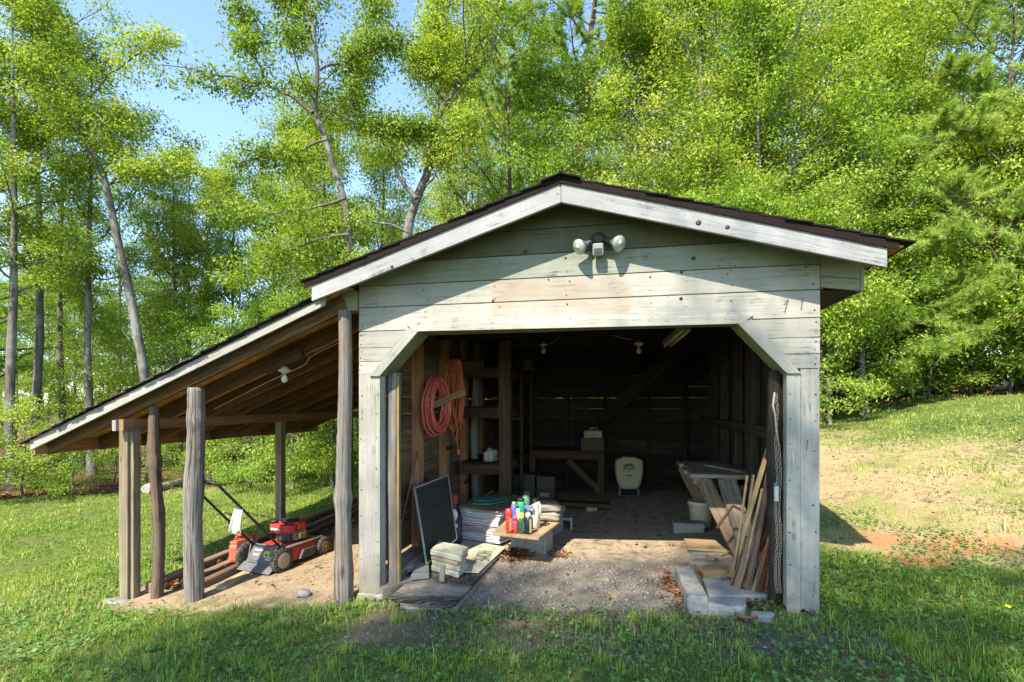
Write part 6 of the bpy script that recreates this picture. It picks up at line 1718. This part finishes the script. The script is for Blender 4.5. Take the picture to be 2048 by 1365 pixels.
for (u, tt, s, l) in ((500, 11.2, .6, 'young tree just behind the middle of the lean-to roof'), (585, 10.9, .62, 'young tree behind the upper end of the lean-to roof'), (665, 10.8, .66, 'young tree where the lean-to roof meets the main roof'),
                      (745, 11.0, .72, 'young tree behind the left slope of the main roof'), (930, 11.5, .85, 'young tree behind the left slope close to the peak'), (1245, 12.0, .95, 'young tree behind the right slope close to the peak'),
                      (1345, 11.8, .9, 'young tree behind the right slope left of its middle'), (1455, 12.2, .9, 'young tree behind the middle of the right roof slope'), (1560, 11.8, .8, 'young tree behind the lower right roof slope'),
                      (1660, 12.0, .85, 'young tree behind the right eave of the roof')):
    copy_tree(saps[rt.randrange(2)], bt(u, tt), rt.random() * 6.28, (s, s, s * 1.1), l, 'young trees close behind the shed')
# ---- trees behind the viewer whose shade falls on the yard
SH = 'yard trees behind the viewer'
for (x, y, k, s) in ((-11.5, -7.5, 2, .90), (-5.1, -8.0, 2, 1.03), (-2.7, -8.2, 2, 1.10), (-0.4, -9.4, 0, 1.03), (-14.5, -5.5, 2, .90), (-19, -2.5, 0, .8)):
    copy_tree(protos[k], Vector((x, y, gz(x, y) - .05)), rt.random() * 6.28, s, 'yard tree behind the viewer casting shade over the lawn', SH)

# ================================================================== GRASS, WEEDS, GRAVEL, DRY LEAVES
def grass_density(x, y):
    z = zones(x, y)
    d = np.ones_like(x)
    for nm_, w in (('sand', 1.25), ('dirt', 1.3), ('gravel', 1.25), ('soil', .72), ('clay', 1.0), ('forest', 1.0)):
        d = d * np.clip(1 - w * z[nm_], 0, 1)
    d = d * np.clip(1 - .62 * z['bank'], 0, 1)
    return d
def blades(rng, x, y, h, w, tint, lean=.55):
    N = len(x); z = gza(x, y)
    b = np.stack([x, y, z - .004], 1)
    az = rng.uniform(0, 2 * np.pi, N); ln = np.abs(rng.normal(0, lean, N)) * h
    s = np.stack([np.cos(az + 1.57), np.sin(az + 1.57), np.zeros(N)], 1) * (w * .5)[:, None]
    mid = b + np.stack([np.cos(az) * ln * .3, np.sin(az) * ln * .3, h * .6], 1)
    tip = b + np.stack([np.cos(az) * ln, np.sin(az) * ln, h * np.clip(1 - .25 * ln / h, .3, 1)], 1)
    V = np.stack([b - s, b + s, mid + s * .75, mid - s * .75, tip], 1).reshape(-1, 3)
    i = np.arange(N) * 5
    F = np.concatenate([np.stack([i, i + 1, i + 2], 1), np.stack([i, i + 2, i + 3], 1), np.stack([i + 3, i + 2, i + 4], 1)])
    return V, F, np.concatenate([tint] * 3)
def scatter(rng, n, x0, x1, y0, y1, dens):
    x = rng.uniform(x0, x1, n); y = rng.uniform(y0, y1, n)
    # keep only what the view can hold, with a margin to the sides
    cx = x * _c + y * _s; cd = -x * _s + y * _c
    ok = (cd > 1.9) & (np.abs(cx) < cd * 1.12 + .8)
    x, y = x[ok], y[ok]
    k = rng.random(len(x)) < dens(x, y)
    return x[k], y[k]
rng = np.random.default_rng(42)
GV, GF, GT, off = [], [], [], 0
def addg(V, F, T):
    global off
    GV.append(V); GF.append(F + off); GT.append(T); off += len(V)
for (n, x0, x1, y0, y1, h0, wd_) in ((260000, -7, 5.5, 1.7, 5.2, .041, .0062), (150000, -12, 4.8, 5.0, 9.0, .038, .008), (130000, -14, -4.5, 5, 14.5, .035, .012), (80000, 1.4, 9.5, 5.0, 15.5, .042, .011)):
    x, y = scatter(rng, n, x0, x1, y0, y1, grass_density)
    cl = fbm(x * 2.2, y * 2.2, 5, 3); cl2 = fbm(x * .5, y * .5, 8, 3); tuft = vnoise(x * 5, y * 5, 31)
    keep = rng.random(len(x)) < np.clip(.25 + 2.2 * (cl - .36), .06, 1)
    x, y, cl, cl2, tuft = x[keep], y[keep], cl[keep], cl2[keep], tuft[keep]
    h = h0 * rng.uniform(.35, 1.4, len(x)) * (.35 + 1.35 * tuft) * (1 + 1.1 * (rng.random(len(x)) < .04))
    tn = np.clip(.42 + (cl2 - .5) * .75 + (cl - .5) * .45 + rng.normal(0, .17, len(x)) + .5 * (rng.random(len(x)) < .10), 0, 1)
    tn = np.clip(tn + .30 * zones(x, y)['bank'], 0, 1)
    addg(*blades(rng, x, y, h, wd_ * rng.uniform(.7, 1.4, len(x)), tn))
tx = rng.uniform(-6, 5, 420); ty = rng.uniform(1.9, 5.0, 420)
kp = rng.random(420) < grass_density(tx, ty) * .9
tx, ty = tx[kp], ty[kp]; K = 26
x = np.repeat(tx, K) + rng.normal(0, .022, len(tx) * K); y = np.repeat(ty, K) + rng.normal(0, .022, len(tx) * K)
addg(*blades(rng, x, y, .075 * rng.uniform(.5, 1.5, len(x)), .0055 * rng.uniform(.7, 1.4, len(x)), np.clip(np.repeat(rng.uniform(.3, .75, len(tx)), K) + rng.normal(0, .12, len(x)), 0, 1), .9))
n_ = 26000; x = rng.uniform(-6, 5.5, n_); y = rng.uniform(1.8, 6, n_); k_ = rng.random(n_) < grass_density(x, y); x, y = x[k_], y[k_]
addg(*blades(rng, x, y, .018 * rng.uniform(.5, 1.4, len(x)), .005 * np.ones(len(x)), np.clip(rng.normal(.97, .06, len(x)), 0, 1), 2.6))
o = link('grass', fast_mesh('grass', np.concatenate(GV), np.concatenate(GF), attrs={'tint': np.concatenate(GT)}), 'grass')
tag(o, 'short green lawn grass growing over the yard and the bank', 'grass', kind='stuff')

def ground_leaves(rng, x, y, size, tint, lift, up=.5, asp=.7, extra_z=0):
    N = len(x); z = gza(x, y) + lift
    c = np.stack([x, y, z], 1); az = rng.uniform(0, 2 * np.pi, N)
    d = np.stack([np.cos(az), np.sin(az), rng.normal(.15, .35, N) * up], 1); d /= np.linalg.norm(d, axis=1)[:, None]
    s = np.cross(d, np.array([0, 0, 1.]) + rng.normal(0, .35, (N, 3)) * up); s /= np.linalg.norm(s, axis=1)[:, None]
    nr = np.cross(s, d); sz = size * rng.uniform(.6, 1.4, N)[:, None]
    V = np.stack([c, c + d * sz * .5 + s * sz * asp * .5 + nr * sz * .12, c + d * sz, c + d * sz * .5 - s * sz * asp * .5 + nr * sz * .12], 1).reshape(-1, 3)
    b = np.arange(N) * 4
    return V, np.concatenate([np.stack([b, b + 1, b + 2], 1), np.stack([b, b + 2, b + 3], 1)]), np.concatenate([tint, tint])
def weed_d(x, y):
    z = zones(x, y); g = np.clip(1 - 1.3 * np.maximum.reduce([z['sand'], z['dirt'], z['gravel']]), 0, 1)
    patch = sstep(.40, .58, fbm(x * 1.6, y * 1.6, 51, 3))
    return g * patch * (1 - z['forest']) * (1 - .72 * z['bank'] * sstep(7.8, 9, y + .5 * x))
x, y = scatter(rng, 110000, -6, 8.5, 1.8, 11.5, weed_d)
# weeds grow in rosettes: snap leaves to plant centres
px_ = np.round(x / .06) * .06 + (vnoise(np.round(x / .06) * 3.1, np.round(y / .06) * 3.3, 2) - .5) * .05; py_ = np.round(y / .06) * .06 + (vnoise(np.round(x / .06) * 2.7, np.round(y / .06) * 3.9, 4) - .5) * .05
x = px_ + rng.normal(0, .012, len(x)); y = py_ + rng.normal(0, .012, len(x))
V, F, T = ground_leaves(rng, x, y, .033, np.clip(.45 + rng.normal(0, .22, len(x)), 0, 1), rng.uniform(.008, .04, len(x)), .9, .75)
tag(link('ground_cover', fast_mesh('ground_cover', V, F, attrs={'tint': T}), 'weed'), 'low broad-leaved weeds growing through the lawn', 'weeds', kind='stuff')

# gravel in the doorway
def grav_d(x, y): return np.clip(zones(x, y)['gravel'] * 1.2 - .25, 0, 1) * np.clip(.35 + 1.3 * (fbm(x * 2, y * 2, 61) - .3), .1, 1)
x, y = scatter(rng, 17000, -2.0, 1.2, 3.6, 5.9, grav_d)
N = len(x); oc = np.array([[1, 0, 0], [0, 1, 0], [-1, 0, 0], [0, -1, 0], [0, 0, 1], [0, 0, -1]], float)
of = np.array([[0, 1, 4], [1, 2, 4], [2, 3, 4], [3, 0, 4], [1, 0, 5], [2, 1, 5], [3, 2, 5], [0, 3, 5]])
rad = .0045 + .008 * rng.random(N) ** 2.2 + .011 * (rng.random(N) < .02)
V = oc[None] * rad[:, None, None] * rng.uniform(.6, 1.5, (N, 6, 1)); az = rng.uniform(0, 6.28, N)
ca, sa = np.cos(az)[:, None], np.sin(az)[:, None]
V = np.stack([V[..., 0] * ca - V[..., 1] * sa, V[..., 0] * sa + V[..., 1] * ca, V[..., 2] * .75], -1) + np.stack([x, y, gza(x, y) + rad * .35], 1)[:, None, :]
F = (of[None] + (np.arange(N) * 6)[:, None, None]).reshape(-1, 3)
tag(link('gravel', fast_mesh('gravel', V.reshape(-1, 3), F, attrs={'tint': np.repeat(np.clip(rng.normal(.5, .22, N), 0, 1), 8)}), 'gravel'), 'pale crushed gravel spread in the shed doorway', 'gravel', kind='stuff')

def stones(name, label, x, y, r, tint):
    N = len(x); V = oc[None] * r[:, None, None] * rng.uniform(.6, 1.5, (N, 6, 1)); V[..., 2] *= .7
    V = V + np.stack([x, y, gza(x, y) + r * .3], 1)[:, None, :]
    F = (of[None] + (np.arange(N) * 6)[:, None, None]).reshape(-1, 3)
    tag(link(name, fast_mesh(name, V.reshape(-1, 3), F, attrs={'tint': np.repeat(tint, 8)}), 'gravel'), label, 'pebbles', kind='stuff')
n_ = 900
stones('pebbles', 'small pebbles and clods scattered over the sandy lean-to floor and bare soil', np.concatenate([rng.uniform(-4.5, -2.4, n_), rng.uniform(-2, 1.5, 500), rng.uniform(1.8, 5, 500)]), np.concatenate([rng.uniform(4.1, 8.6, n_), rng.uniform(3.3, 4.3, 500), rng.uniform(5.2, 9, 500)]),
       rng.uniform(.004, .013, n_ + 1000), np.clip(rng.normal(.35, .25, n_ + 1000), 0, 1))
# dry leaves
def blob(n, cx, cy_, sx, sy): return rng.normal(cx, sx, n), rng.normal(cy_, sy, n)
def dry(name, label, groups, size=.05):
    xs = np.concatenate([g[0] for g in groups]); ys = np.concatenate([g[1] for g in groups])
    V, F, T = ground_leaves(rng, xs, ys, size, np.clip(rng.normal(.5, .25, len(xs)), 0, 1), rng.uniform(.002, .035, len(xs)), 1.0, .8)
    tag(link(name, fast_mesh(name, V, F, attrs={'tint': T}), 'dryleaf'), label, 'dry leaves', kind='stuff')
p = atz(1035, 1112, -.08); q = atz(1118, 1112, -.06); r = atz(1355, 1190, -.03)
dry('dry_leaves', 'brown dry leaves drifted beside the concrete block and scattered in the doorway', [blob(330, p.x - .02, p.y + .02, .075, .13), blob(60, q.x, q.y, .06, .07), blob(120, r.x - .03, r.y + .1, .05, .22), (rng.uniform(-1.3, 1.0, 80), rng.uniform(4.3, 7.6, 80)), (rng.uniform(-2, 2, 40), rng.uniform(3.2, 4.3, 40)), blob(60, 1.0, 4.35, .12, .08)], .042)
n = 1500
dry('leaf_litter', 'brown leaf litter caught between the landscape timbers under the lean-to', [(rng.uniform(-4.52, -4.32, n), rng.uniform(4.4, 8.8, n)), (rng.uniform(-4.25, -4.08, n // 2), rng.uniform(4.4, 8.8, n // 2)), (rng.uniform(-4.0, -3.6, 500), rng.uniform(6.0, 8.8, 500)), (rng.uniform(-4, -2.4, 25), rng.uniform(4.4, 6, 25))], .05)
xx = rng.uniform(2, 16, 5200); ye = yedge(xx)
xl = rng.uniform(-20, -5, 1800); yl = yedge(xl) + .7 + np.abs(rng.normal(0, .9, 1800))
dry('forest_litter', 'brown leaf litter on the ground along the edge of the woods', [(xx, ye + .35 + np.abs(rng.normal(0, .8, 5200))), (xl, yl)], .09)
dry('bank_leaves', 'few brown dry leaves scattered over the right bank', [(rng.uniform(1.8, 7, 260), rng.uniform(4.8, 11, 260))], .045)
